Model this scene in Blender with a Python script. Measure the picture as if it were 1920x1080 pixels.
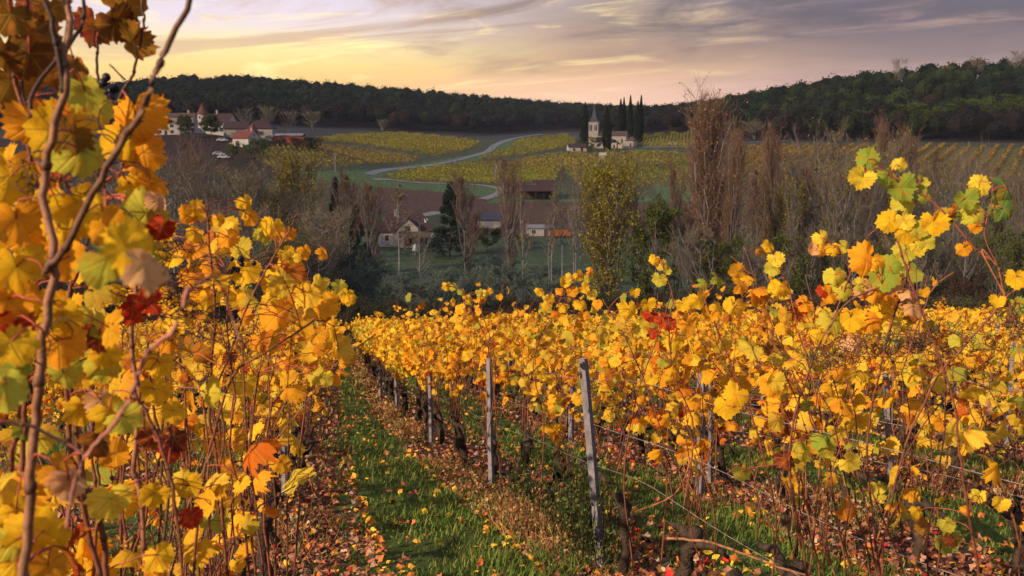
import bpy, math, random
import numpy as np
from mathutils import Vector, Matrix
random.seed(7)
rng = np.random.default_rng(7)
R = math.radians
for o in list(bpy.data.objects): bpy.data.objects.remove(o)
SC = bpy.context.scene
COL = SC.collection

# ------------------------------------------------------------------ camera
FPX = 1867.0; CAMZ = 1.75; PITCH = math.atan(260/FPX)
cam = bpy.data.cameras.new('camera'); camo = bpy.data.objects.new('camera', cam); COL.objects.link(camo)
camo.location = (0, 0, CAMZ); camo.rotation_euler = (math.pi/2-PITCH, 0, 0)
cam.sensor_width = 36; cam.lens = 36*FPX/1920; cam.clip_start = .05; cam.clip_end = 20000
cam.dof.use_dof = True; cam.dof.focus_distance = 5.5; cam.dof.aperture_fstop = 8.0
SC.camera = camo
# ------------------------------------------------------------------ world, sun, exposure
SC.view_settings.view_transform = 'Standard'; SC.view_settings.look = 'None'
SC.view_settings.gamma = 1; SC.view_settings.exposure = 0.70
SUN_EL, SUN_AZ = 25.0, -128.0      # azimuth clockwise from +Y (the view direction)
sd = Vector((math.sin(R(SUN_AZ))*math.cos(R(SUN_EL)), math.cos(R(SUN_AZ))*math.cos(R(SUN_EL)), math.sin(R(SUN_EL))))
sl = bpy.data.lights.new('sun', 'SUN'); sl.energy = 5.0; sl.angle = R(.6); sl.color = (1, .77, .50)
so = bpy.data.objects.new('sun', sl); COL.objects.link(so)
so.rotation_euler = sd.to_track_quat('Z', 'Y').to_euler(); so.location = sd*200
W = bpy.data.worlds.new('World'); SC.world = W; W.use_nodes = True
def world():
    nt = W.node_tree; N = nt.nodes; L = nt.links; N.clear()
    def n(t, **k):
        x = N.new(t)
        for a, b in k.items(): setattr(x, a, b)
        return x
    def mth(op, a, b=None, c=None, clamp=False):
        x = n('ShaderNodeMath', operation=op); x.use_clamp = clamp
        for i, v in enumerate((a, b, c)):
            if v is None: continue
            if isinstance(v, (int, float)): x.inputs[i].default_value = v
            else: L.new(v, x.inputs[i])
        return x.outputs[0]
    def ramp(f, pts):
        x = n('ShaderNodeValToRGB'); cr = x.color_ramp
        while len(cr.elements) < len(pts): cr.elements.new(.5)
        for e, (p, c) in zip(cr.elements, pts): e.position = p; e.color = (*c, 1)
        L.new(f, x.inputs[0]); return x.outputs[0]
    def mix(f, a, b, bt='MIX'):
        x = n('ShaderNodeMix', data_type='RGBA', blend_type=bt)
        for s, v in ((x.inputs[0], f), (x.inputs[6], a), (x.inputs[7], b)):
            if isinstance(v, (int, float)): s.default_value = v
            elif isinstance(v, tuple): s.default_value = (*v, 1)
            else: L.new(v, s)
        return x.outputs[2]
    def sst(v, a, b):
        x = n('ShaderNodeMapRange', interpolation_type='SMOOTHSTEP'); L.new(v, x.inputs[0])
        x.inputs[1].default_value = a; x.inputs[2].default_value = b; return x.outputs[0]
    tc = n('ShaderNodeTexCoord'); sep = n('ShaderNodeSeparateXYZ'); L.new(tc.outputs['Generated'], sep.inputs[0])
    X, Y, Z = sep.outputs
    zc = mth('MAXIMUM', Z, 0.0)
    cb = n('ShaderNodeCombineXYZ'); L.new(mth('MULTIPLY', X, 4.2), cb.inputs[0]); L.new(mth('ADD', mth('MULTIPLY', Z, 30.0), mth('MULTIPLY', X, -1.6)), cb.inputs[1]); L.new(mth('MULTIPLY', Y, 4.2), cb.inputs[2])
    def noise(sc, det, rough, dist, off=0):
        mp = n('ShaderNodeMapping'); L.new(cb.outputs[0], mp.inputs[0]); mp.inputs[1].default_value = (off, off*.7, 0)
        x = n('ShaderNodeTexNoise'); L.new(mp.outputs[0], x.inputs['Vector']); x.inputs['Scale'].default_value = sc
        x.inputs['Detail'].default_value = det; x.inputs['Roughness'].default_value = rough; x.inputs['Distortion'].default_value = dist
        return x.outputs[0]
    n1 = noise(.75, 8, .6, 1.0, 3.1); n2 = noise(1.1, 9, .62, 1.6, 11.7); n3 = noise(.5, 6, .55, .8, 21)
    # lateral coordinate, wobbled
    lat = mth('ADD', X, mth('MULTIPLY', mth('SUBTRACT', n1, .5), .28))
    e = mth('ADD', zc, mth('MULTIPLY', mth('SUBTRACT', n3, .5), .035))
    left = ramp(e, [(0, (.66, .31, .11)), (.05, (.70, .37, .14)), (.075, (.78, .52, .17)), (.095, (.78, .62, .28)), (.125, (.62, .53, .58)), (.2, (.44, .44, .62)), (.55, (.30, .36, .55))])
    mid = ramp(e, [(0, (.66, .40, .29)), (.052, (.70, .42, .29)), (.072, (.58, .34, .19)), (.095, (.38, .235, .15)), (.13, (.30, .21, .165)), (.25, (.26, .27, .36)), (.55, (.28, .34, .52))])
    right = ramp(e, [(0, (.50, .32, .29)), (.058, (.46, .28, .24)), (.080, (.19, .125, .125)), (.12, (.095, .070, .088)), (.2, (.13, .13, .19)), (.55, (.26, .32, .50))])
    c = mix(sst(lat, -.22, .10), left, mid); c = mix(sst(lat, .02, .36), c, right)
    # lit cloud streaks
    cl = mth('MULTIPLY', sst(n2, .50, .70), sst(Z, .03, .07))
    lit = mix(sst(lat, .0, .3), (.95, .72, .30), (.34, .205, .175))
    c = mix(mth('MULTIPLY', cl, .7), c, lit)
    dk = mth('MULTIPLY', sst(n1, .46, .62), sst(e, .055, .10))
    dcol = mix(sst(lat, -.2, .15), (.50, .32, .21), (.090, .064, .078))
    c = mix(mth('MULTIPLY', dk, .75), c, dcol)
    # glow gap, upper middle of the view
    sky = n('ShaderNodeTexSky', sky_type='NISHITA'); sky.sun_disc = False
    sky.sun_elevation = R(SUN_EL); sky.sun_rotation = R(SUN_AZ)
    b1 = n('ShaderNodeBackground'); L.new(sky.outputs[0], b1.inputs[0]); b1.inputs[1].default_value = .005
    b2 = n('ShaderNodeBackground'); L.new(c, b2.inputs[0]); b2.inputs[1].default_value = .92
    ad = n('ShaderNodeAddShader'); L.new(b1.outputs[0], ad.inputs[0]); L.new(b2.outputs[0], ad.inputs[1])
    o = n('ShaderNodeOutputWorld'); L.new(ad.outputs[0], o.inputs[0])
world()

# ------------------------------------------------------------------ mesh helpers
class Geo:
    """collects vertices, faces and two point attributes, then links as one mesh object"""
    def __init__(s): s.V = []; s.F = []; s.C = []; s.U = []; s.n = 0
    def add(s, V, F, col=(.5, .5, .5), uvm=(0, 0, 0)):
        V = np.asarray(V, np.float32).reshape(-1, 3); m = len(V)
        col = np.broadcast_to(np.asarray(col, np.float32), (m, 3)); uvm = np.broadcast_to(np.asarray(uvm, np.float32), (m, 3))
        s.V.append(V); s.C.append(col); s.U.append(uvm)
        for f in (F if isinstance(F, list) else [F]): s.F.append(np.asarray(f, np.int64)+s.n)
        s.n += m; return s
    def tubes(s, P, Rd, sides=3, col=(.2, .1, .05)):
        """P (N,K,3) paths, Rd (N,K) radii"""
        P = np.asarray(P, float); N_, K, _ = P.shape; Rd = np.broadcast_to(np.asarray(Rd, float), (N_, K))
        T = np.gradient(P, axis=1); T /= np.linalg.norm(T, axis=2, keepdims=True)+1e-9
        ref = np.where(np.abs(T[..., 2:3]) > .9, np.array([1., .2, 0]), np.array([.1, .1, 1.]))
        A = np.cross(T, ref); A /= np.linalg.norm(A, axis=2, keepdims=True)+1e-9; B = np.cross(T, A)
        an = np.arange(sides)*2*math.pi/sides
        V = P[:, :, None, :]+Rd[:, :, None, None]*(np.cos(an)[None, None, :, None]*A[:, :, None, :]+np.sin(an)[None, None, :, None]*B[:, :, None, :])
        idx = np.arange(N_*K*sides).reshape(N_, K, sides)
        a = idx[:, :-1, :]; b = idx[:, 1:, :]
        F = np.stack([a, np.roll(a, -1, 2), np.roll(b, -1, 2), b], -1).reshape(-1, 4)
        col = np.asarray(col, float)
        if col.ndim == 2 and len(col) == N_: col = np.repeat(col, K*sides, axis=0)
        s.add(V.reshape(-1, 3), F, col)
        if sides >= 4:
            caps = np.concatenate([idx[:, 0, :][:, ::-1], idx[:, -1, :]])
            s.F.append(caps+(s.n-N_*K*sides))
        return s
    def inst(s, tmpl, Fs, M, T, col, uvm=None):
        """instances of a template: M (N,3,3), T (N,3), col (N,3)"""
        N_ = len(T); k = len(tmpl)
        V = np.einsum('nij,kj->nki', M, tmpl)+T[:, None, :]
        off = (np.arange(N_)*k)[:, None, None]
        FF = [(np.asarray(f)[None]+off).reshape(-1, np.asarray(f).shape[1]) for f in (Fs if isinstance(Fs, list) else [Fs])]
        C = np.repeat(np.asarray(col, np.float32), k, axis=0)
        if uvm is None: U = (0, 0, 0)
        else:
            U = np.tile(uvm, (N_, 1)).reshape(N_, k, 3).copy(); U[:, :, 2] = rng.random(N_)[:, None]*10; U = U.reshape(-1, 3)
        return s.add(V.reshape(-1, 3), FF, C, U)
    def box(s, lo, hi, col=(.5, .5, .5)):
        x0, y0, z0 = lo; x1, y1, z1 = hi
        V = [(x0, y0, z0), (x1, y0, z0), (x1, y1, z0), (x0, y1, z0), (x0, y0, z1), (x1, y0, z1), (x1, y1, z1), (x0, y1, z1)]
        return s.add(V, np.array([(0, 3, 2, 1), (4, 5, 6, 7), (0, 1, 5, 4), (1, 2, 6, 5), (2, 3, 7, 6), (3, 0, 4, 7)]), col)
    def poly(s, V, faces, col=(.5, .5, .5)):
        by = {}
        for f in faces: by.setdefault(len(f), []).append(f)
        return s.add(V, [np.array(v) for v in by.values()], col)
    def mesh(s, name, m, smooth=False):
        me = bpy.data.meshes.new(name)
        V = np.concatenate(s.V); C = np.concatenate(s.C); U = np.concatenate(s.U)
        tot = np.concatenate([np.full(len(f), f.shape[1]) for f in s.F]); lp = np.concatenate([f.ravel() for f in s.F])
        me.vertices.add(len(V)); me.vertices.foreach_set('co', V.astype(np.float32).ravel())
        me.loops.add(len(lp)); me.loops.foreach_set('vertex_index', lp.astype(np.int32))
        st = np.concatenate([[0], np.cumsum(tot)[:-1]])
        me.polygons.add(len(tot)); me.polygons.foreach_set('loop_start', st.astype(np.int32)); me.polygons.foreach_set('loop_total', tot.astype(np.int32))
        me.polygons.foreach_set('use_smooth', np.full(len(tot), smooth))
        a = me.attributes.new('Col', 'FLOAT_COLOR', 'POINT'); a.data.foreach_set('color', np.concatenate([C, np.ones((len(C), 1))], 1).astype(np.float32).ravel())
        a = me.attributes.new('Uvm', 'FLOAT_VECTOR', 'POINT'); a.data.foreach_set('vector', U.astype(np.float32).ravel())
        me.update(calc_edges=True); me.materials.append(m); return me
    def obj(s, name, m, parent=None, smooth=False):
        return link(name, s.mesh(name, m, smooth), parent)
def link(name, me, parent=None):
    o = bpy.data.objects.new(name, me); COL.objects.link(o)
    if parent: o.parent = parent
    return o
def tag(o, label=None, cat=None, group=None, kind=None):
    for k, v in (('label', label), ('category', cat), ('group', group), ('kind', kind)):
        if v: o[k] = v
    return o
def empty(name, loc, rz=0, label=None, cat=None, group=None):
    o = bpy.data.objects.new(name, None); COL.objects.link(o); o.location = loc; o.rotation_euler = (0, 0, rz)
    return tag(o, label, cat, group)
def copy_tree(o, kids, parent=None):
    c = o.copy(); COL.objects.link(c)
    if parent: c.parent = parent
    for ch in kids.get(o, ()): copy_tree(ch, kids, c)
    return c

# ------------------------------------------------------------------ materials
def mat(name, col=None, rough=.8, attr=False, transl=0, noise=None, bump=0, nscale=8, spec=.3, veins=False, metal=0, mult=1.0):
    m = bpy.data.materials.new(name); m.use_nodes = True; nt = m.node_tree; N = nt.nodes; L = nt.links; N.clear()
    out = N.new('ShaderNodeOutputMaterial'); b = N.new('ShaderNodeBsdfPrincipled')
    b.inputs['Roughness'].default_value = rough; b.inputs['Specular IOR Level'].default_value = spec; b.inputs['Metallic'].default_value = metal
    c = None
    if attr:
        a = N.new('ShaderNodeAttribute'); a.attribute_name = 'Col'; c = a.outputs['Color']
    else:
        g = N.new('ShaderNodeRGB'); g.outputs[0].default_value = (*col, 1); c = g.outputs[0]
    tc = N.new('ShaderNodeTexCoord')
    if noise:
        t = N.new('ShaderNodeTexNoise'); t.inputs['Scale'].default_value = nscale; t.inputs['Detail'].default_value = 5; L.new(tc.outputs['Object'], t.inputs['Vector'])
        mr = N.new('ShaderNodeMapRange'); L.new(t.outputs[0], mr.inputs[0]); mr.inputs[1].default_value = .3; mr.inputs[2].default_value = .7
        mr.inputs[3].default_value = 1-noise; mr.inputs[4].default_value = 1+noise
        v = N.new('ShaderNodeVectorMath'); v.operation = 'SCALE'; L.new(c, v.inputs[0]); L.new(mr.outputs[0], v.inputs['Scale']); c = v.outputs[0]
    if veins:
        u = N.new('ShaderNodeAttribute'); u.attribute_name = 'Uvm'; sp = N.new('ShaderNodeSeparateXYZ'); L.new(u.outputs['Vector'], sp.inputs[0])
        def mth(op, *a):
            x = N.new('ShaderNodeMath'); x.operation = op
            for i, v_ in enumerate(a):
                if isinstance(v_, (int, float)): x.inputs[i].default_value = v_
                else: L.new(v_, x.inputs[i])
            return x.outputs[0]
        ux, uy, ur = sp.outputs
        rr = mth('SQRT', mth('ADD', mth('MULTIPLY', ux, ux), mth('MULTIPLY', uy, uy)))
        th = mth('ABSOLUTE', mth('ARCTAN2', ux, uy))
        d = mth('MINIMUM', mth('MINIMUM', mth('ABSOLUTE', th), mth('ABSOLUTE', mth('SUBTRACT', th, .94))), mth('ABSOLUTE', mth('SUBTRACT', th, 1.95)))
        vd = mth('MULTIPLY', mth('SINE', d), rr)
        # side veins
        sv = mth('ABSOLUTE', mth('SUBTRACT', mth('FRACT', mth('ADD', mth('MULTIPLY', rr, 6.5), mth('MULTIPLY', d, -4.0))), .5))
        mv = N.new('ShaderNodeMapRange'); L.new(vd, mv.inputs[0]); mv.inputs[1].default_value = .012; mv.inputs[2].default_value = .05; mv.inputs[3].default_value = .38; mv.inputs[4].default_value = 0
        ms = N.new('ShaderNodeMapRange'); L.new(sv, ms.inputs[0]); ms.inputs[1].default_value = .02; ms.inputs[2].default_value = .10; ms.inputs[3].default_value = .14; ms.inputs[4].default_value = 0
        vf = mth('MAXIMUM', mv.outputs[0], ms.outputs[0])
        mx = N.new('ShaderNodeMix'); mx.data_type = 'RGBA'; L.new(vf, mx.inputs[0]); L.new(c, mx.inputs[6]); mx.inputs[7].default_value = (.42, .36, .06, 1)
        cb = N.new('ShaderNodeCombineXYZ'); L.new(mth('ADD', ux, mth('MULTIPLY', ur, 7.0)), cb.inputs[0]); L.new(uy, cb.inputs[1]); L.new(ur, cb.inputs[2])
        # blotches: greener near the veins, orange patches
        t1 = N.new('ShaderNodeTexNoise'); t1.inputs['Scale'].default_value = 2.2; t1.inputs['Detail'].default_value = 4; L.new(cb.outputs[0], t1.inputs['Vector'])
        m1 = N.new('ShaderNodeMapRange'); L.new(t1.outputs[0], m1.inputs[0]); m1.inputs[1].default_value = .48; m1.inputs[2].default_value = .72; m1.inputs[3].default_value = 0; m1.inputs[4].default_value = .6
        o1 = N.new('ShaderNodeMix'); o1.data_type = 'RGBA'; L.new(m1.outputs[0], o1.inputs[0]); L.new(mx.outputs[2], o1.inputs[6]); o1.inputs[7].default_value = (.62, .20, .015, 1)
        # red / brown rim, uneven; the attribute 'rim' lives in the third slot's fraction
        t2 = N.new('ShaderNodeTexNoise'); t2.inputs['Scale'].default_value = 5; t2.inputs['Detail'].default_value = 5; L.new(cb.outputs[0], t2.inputs['Vector'])
        rim = mth('ADD', mth('MULTIPLY', rr, .9), mth('MULTIPLY', mth('SUBTRACT', t2.outputs[0], .5), 2.1))
        thr = mth('ADD', .86, mth('MULTIPLY', mth('FRACT', mth('MULTIPLY', ur, 3.7)), .75))
        rm = mth('MULTIPLY', mth('SUBTRACT', rim, thr), 9.0)
        cl = N.new('ShaderNodeClamp'); L.new(rm, cl.inputs[0])
        o2 = N.new('ShaderNodeMix'); o2.data_type = 'RGBA'; L.new(cl.outputs[0], o2.inputs[0]); L.new(o1.outputs[2], o2.inputs[6]); o2.inputs[7].default_value = (.20, .012, .008, 1)
        # brown specks
        t3 = N.new('ShaderNodeTexNoise'); t3.inputs['Scale'].default_value = 14; t3.inputs['Detail'].default_value = 2; L.new(cb.outputs[0], t3.inputs['Vector'])
        m3 = N.new('ShaderNodeMapRange'); L.new(t3.outputs[0], m3.inputs[0]); m3.inputs[1].default_value = .68; m3.inputs[2].default_value = .72; m3.inputs[3].default_value = 0; m3.inputs[4].default_value = .7
        o3 = N.new('ShaderNodeMix'); o3.data_type = 'RGBA'; L.new(m3.outputs[0], o3.inputs[0]); L.new(o2.outputs[2], o3.inputs[6]); o3.inputs[7].default_value = (.12, .04, .012, 1)
        c = o3.outputs[2]
        bp = N.new('ShaderNodeBump'); bp.inputs['Strength'].default_value = .6; bp.inputs['Distance'].default_value = .004; L.new(mth('SUBTRACT', t1.outputs[0], vf), bp.inputs['Height']); L.new(bp.outputs[0], b.inputs['Normal'])
    L.new(c, b.inputs['Base Color'])
    if bump:
        t = N.new('ShaderNodeTexNoise'); t.inputs['Scale'].default_value = nscale*2.5; t.inputs['Detail'].default_value = 6; L.new(tc.outputs['Object'], t.inputs['Vector'])
        bp = N.new('ShaderNodeBump'); bp.inputs['Strength'].default_value = 1; bp.inputs['Distance'].default_value = bump; L.new(t.outputs[0], bp.inputs['Height']); L.new(bp.outputs[0], b.inputs['Normal'])
    if transl:
        t = N.new('ShaderNodeBsdfTranslucent'); L.new(c, t.inputs[0]); mx = N.new('ShaderNodeMixShader'); mx.inputs[0].default_value = transl
        L.new(b.outputs[0], mx.inputs[1]); L.new(t.outputs[0], mx.inputs[2]); L.new(mx.outputs[0], out.inputs[0])
    else: L.new(b.outputs[0], out.inputs[0])
    return m
M = {}
M['leaf'] = mat('grape_leaf', attr=True, rough=.8, transl=.52, veins=True, spec=.12)
M['leaf_far'] = mat('grape_leaf_plain', attr=True, rough=.8, transl=.48, spec=.1)
M['cane'] = mat('cane_bark', attr=True, rough=.6, noise=.35, nscale=40, bump=.002)
M['bark'] = mat('vine_trunk_bark', (.042, .028, .020), rough=.95, noise=.5, nscale=22, bump=.02)
M['treebark'] = mat('tree_bark', attr=True, rough=.9, noise=.3, nscale=2)
M['foliage'] = mat('tree_foliage', attr=True, rough=.8, transl=.2, spec=.1)
M['twigs'] = mat('twigs', attr=True, rough=.9, spec=.1)
M['grass'] = mat('grass_blades', attr=True, rough=.7, transl=.3, spec=.2)
M['litter'] = mat('fallen_leaves', attr=True, rough=.75, spec=.15)
M['wood'] = mat('weathered_post_wood', (.150, .138, .165), rough=.85, noise=.3, nscale=18, bump=.004)
M['wire'] = mat('trellis_wire', (.42, .39, .38), rough=.45, metal=.6)
M['grape'] = mat('grape_skin', (.012, .01, .025), rough=.45)
M['render'] = mat('lime_render', (.50, .47, .45), rough=.9, noise=.12, nscale=1.2)
M['render_dim'] = mat('old_render', (.34, .31, .29), rough=.9, noise=.2, nscale=1)
M['stone'] = mat('church_stone', (.42, .37, .33), rough=.9, noise=.22, nscale=1.5)
M['tile_red'] = mat('red_roof_tiles', (.17, .050, .038), rough=.85, noise=.25, nscale=3)
M['tile_dark'] = mat('dark_roof_tiles', (.060, .032, .034), rough=.85, noise=.3, nscale=3)
M['slate'] = mat('slate_roof', (.045, .050, .075), rough=.55, noise=.2, nscale=3)
M['tile_brown'] = mat('brown_roof_tiles', (.10, .06, .05), rough=.85, noise=.3, nscale=3)
M['brick'] = mat('orange_brick', (.30, .085, .045), rough=.9, noise=.2, nscale=3)
M['sheet'] = mat('grey_roof_sheet', (.22, .22, .25), rough=.6, noise=.1, nscale=2)
M['shutter'] = mat('red_brown_shutter', (.09, .022, .018), rough=.7)
M['glass'] = mat('window_glass', (.02, .022, .03), rough=.12, spec=.6)
M['blue'] = mat('blue_paint', (.05, .10, .28), rough=.6)
M['paint'] = mat('white_car_paint', (.45, .46, .50), rough=.3, spec=.5)
M['dpaint'] = mat('dark_car_paint', (.03, .035, .05), rough=.3, spec=.5)
M['rubber'] = mat('tyre_rubber', (.02, .02, .02), rough=.8)
M['canvas'] = mat('white_canvas', (.6, .6, .62), rough=.8)
M['orange'] = mat('orange_paint', (.45, .12, .02), rough=.6)
M['concrete'] = mat('concrete_pole', (.22, .22, .24), rough=.8)
M['road'] = mat('road_asphalt', (.16, .18, .195), rough=.85, noise=.15, nscale=.5)
M['track'] = mat('gravel_track', (.20, .20, .19), rough=.9, noise=.15, nscale=.8)

# ------------------------------------------------------------------ picture ray -> world, terrain
CP, SP = math.cos(PITCH), math.sin(PITCH)
def slope(py):
    b = (540-np.asarray(py, float))/FPX
    return (-SP+b*CP)/(CP+b*SP)
def sx(px, py):
    b = (540-np.asarray(py, float))/FPX
    return ((np.asarray(px, float)-960)/FPX)/(CP+b*SP)
def P3(px, py, Y):
    return np.stack(np.broadcast_arrays(sx(px, py)*Y, np.asarray(Y, float), CAMZ+slope(py)*Y), -1)
def proj(p):
    p = np.asarray(p, float); x, y, z = p[..., 0], p[..., 1], p[..., 2]-CAMZ
    f = y*CP-z*SP; u = y*SP+z*CP
    return 960+FPX*x/f, 540-FPX*u/f, f
GX, GY = .0174, -.1675
CPT = []
def cp(px, py, Y, dz=0):
    p = P3(px, py, Y); CPT.append((p[0], Y, p[2]+dz))
for X_, Y_, z_ in [(-120, 0, -2), (-120, 72, -14), (120, 0, 2), (120, 72, -10), (0, 0, 0), (0, 72, -12), (-60, 72, -13), (60, 72, -11), (30, 40, -6.2), (-30, 40, -7.2), (0, -80, 12), (-200, 30, -10), (200, 30, -2),
                   (-100, 112, -19.5), (-50, 112, -19.3), (0, 112, -19.3), (50, 112, -19), (110, 112, -18), (-150, 160, -20), (-80, 160, -20.3), (0, 160, -20.3), (80, 160, -20), (150, 160, -18)]:
    CPT.append((X_, Y_, z_))
for a in [(330, 470, 212), (560, 468, 215), (760, 463, 222), (960, 452, 230), (1100, 450, 232), (1300, 440, 235), (1500, 430, 235), (1800, 420, 235), (100, 440, 230),
          (200, 340, 300), (420, 320, 320), (600, 345, 320), (760, 372, 300), (900, 400, 275), (1000, 376, 320), (1150, 376, 320), (1250, 374, 300), (1500, 372, 275), (1800, 365, 260), (2100, 360, 260),
          (100, 280, 390), (459, 278, 376), (400, 285, 370), (600, 285, 420), (620, 262, 520), (760, 322, 400), (700, 290, 450), (850, 258, 560), (900, 262, 560),
          (930, 352, 350), (930, 272, 520), (860, 302, 450), (1000, 254, 640), (1000, 300, 450), (1080, 285, 490), (1150, 278, 515), (1200, 272, 530), (1260, 272, 500), (1240, 254, 560), (1050, 256, 600), (1250, 310, 400),
          (1400, 268, 440), (1400, 310, 340), (1600, 266, 420), (1600, 310, 330), (1850, 268, 400), (1900, 310, 320), (2200, 268, 400),
          (-100, 250, 450), (470, 262, 402), (392, 250, 410), (312, 250, 402), (541, 262, 398), (330, 240, 470), (480, 240, 500), (640, 240, 600), (800, 244, 640), (1000, 246, 740), (1150, 246, 700), (1280, 250, 600), (1400, 262, 480), (1650, 260, 450), (1950, 264, 430)]: cp(*a)
RIDGE = [(-300, 165, 760), (0, 152, 780), (170, 150, 780), (330, 136, 790), (500, 137, 820), (640, 150, 850), (800, 163, 900), (950, 178, 950), (1080, 192, 1010), (1200, 199, 1040), (1300, 193, 940), (1350, 180, 780), (1400, 164, 690), (1500, 148, 650), (1600, 133, 620), (1760, 116, 610), (1920, 102, 610), (2200, 90, 610)]
for a in RIDGE: cp(*a, dz=-14)
for px in range(-600, 2700, 300):
    s_ = (px-960)/FPX
    CPT.append((s_*1500, 1500, 5)); CPT.append((s_*2400, 2400, -20))
CPT = np.array(CPT); SCL = 100.
def tps_fit(P, z, lam=.02):
    n_ = len(P); d = np.linalg.norm(P[:, None]-P[None], axis=2); K = np.where(d > 0, d*d*np.log(d+1e-12), 0)+np.eye(n_)*lam
    Q = np.c_[np.ones(n_), P]; A = np.block([[K, Q], [Q.T, np.zeros((3, 3))]])
    return np.linalg.solve(A, np.r_[z, 0, 0, 0])
TP = CPT[:, :2]/SCL; TW = tps_fit(TP, CPT[:, 2])
def tps(x, y):
    x = np.atleast_1d(np.asarray(x, float)); y = np.atleast_1d(np.asarray(y, float)); out = np.empty(len(x))
    for i in range(0, len(x), 20000):
        q = np.c_[x[i:i+20000], y[i:i+20000]]/SCL; d = np.linalg.norm(q[:, None]-TP[None], axis=2)
        out[i:i+20000] = np.where(d > 0, d*d*np.log(d+1e-12), 0)@TW[:-3]+TW[-3]+q@TW[-2:]
    return out
def H(x, y):
    x = np.atleast_1d(np.asarray(x, float)); y = np.atleast_1d(np.asarray(y, float))
    pl = GX*x+GY*y+.02*np.sin(x*1.3+y*.7)*np.sin(y*.9-x*.4)
    w = np.clip((y-70)/22, 0, 1); w = w*w*(3-2*w)
    far = np.zeros_like(x); k = w > 0
    if k.any(): far[k] = tps(np.clip(x[k], -1500, 1500), np.minimum(y[k], 2400))
    return pl*(1-w)+far*w
def h1(x, y): return float(H(x, y)[0])
def G(px, py, y0=80., y1=1200.):
    """ground points seen at picture positions"""
    px = np.atleast_1d(np.asarray(px, float)); py = np.atleast_1d(np.asarray(py, float))
    ys = np.geomspace(y0, y1, 500); out = np.zeros((len(px), 3))
    for i in range(len(px)):
        p = P3(px[i], py[i], ys); h = H(p[:, 0], p[:, 1]); k = np.argmax(p[:, 2] < h)
        if k > 0:
            a = p[k-1, 2]-h[k-1]; b = h[k]-p[k, 2]; t = a/(a+b); q = p[k-1]*(1-t)+p[k]*t
        else: q = p[-1] if not (p[0, 2] < h[0]) else p[0]
        out[i] = (q[0], q[1], h1(q[0], q[1]))
    return out
def inpoly(x, y, poly):
    poly = np.asarray(poly, float); r = np.zeros(np.shape(x), bool); j = len(poly)-1
    for i in range(len(poly)):
        xi, yi = poly[i]; xj, yj = poly[j]
        r ^= ((yi > y) != (yj > y)) & (x < (xj-xi)*(y-yi)/(yj-yi+1e-12)+xi); j = i
    return r
# land cover outlines, as seen across the valley
FIELDS = dict(
    upper=[(560, 268), (640, 254), (740, 250), (820, 256), (900, 266), (880, 280), (820, 292), (750, 282), (660, 268), (600, 266)],
    lower=[(500, 276), (590, 270), (700, 282), (790, 296), (770, 304), (620, 312), (520, 318), (480, 300)],
    mid=[(722, 330), (780, 318), (870, 308), (930, 306), (1000, 312), (1050, 318), (1040, 342), (930, 344), (850, 342), (760, 340)],
    east=[(890, 300), (950, 280), (975, 262), (1060, 254), (1080, 260), (1076, 272), (1020, 284), (960, 292)],
    slopef=[(1000, 296), (1070, 286), (1110, 292), (1200, 284), (1290, 290), (1290, 340), (1200, 350), (1080, 345), (1060, 318), (960, 306)],
    church=[(1205, 256), (1300, 250), (1320, 262), (1320, 276), (1205, 275)],
    right=[(1380, 276), (1500, 274), (1700, 274), (1960, 278), (2300, 280), (2300, 362), (1960, 362), (1700, 352), (1500, 356), (1380, 340)],
)
PLOUGH = [[(715, 352), (800, 356), (850, 362), (930, 372), (900, 385), (840, 400), (700, 400), (700, 365)], [(880, 385), (1000, 378), (1300, 378), (1300, 440), (1040, 446), (880, 440)]]
MEADOW = [[(560, 322), (720, 318), (905, 286), (960, 258), (1020, 250), (1100, 244), (1100, 254), (980, 264), (950, 286), (890, 302), (760, 322), (715, 330), (760, 342), (940, 350), (940, 362), (900, 376), (800, 358), (700, 350), (600, 340)],
          [(900, 376), (960, 366), (1100, 372), (1300, 368), (1500, 366), (1500, 380), (900, 380)], [(1230, 348), (1560, 348), (1560, 380), (1230, 380)]]
BASEPX = [-600, 0, 330, 480, 640, 760, 900, 990, 1080, 1200, 1290, 1340, 1400, 1650, 1950, 2600]
BASEPY = [246, 240, 234, 232, 238, 244, 252, 247, 243, 250, 250, 256, 262, 262, 264, 264]
RD = np.array([-.1737, .9848]); RP = np.array([.9848, .1737]); ROW0 = -.55; SPACING = 2.06; AEND = 72
def bend(a): return np.interp(a, [0, 2, 4.5, 7.2, 10.4, 13.8, 20, 28, 42, 72], [.5, .5, .45, .36, .10, -.18, -.45, -.52, -.45, -.25])
def rowpt(k, a): return RD*a+RP*(ROW0+SPACING*k+(bend(a) if k > 0 else 0))
def rowlat(x, y):
    l = x*RP[0]+y*RP[1]; a = x*RD[0]+y*RD[1]; return l-bend(a)*np.clip((l+.1)/.8, 0, 1)
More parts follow.
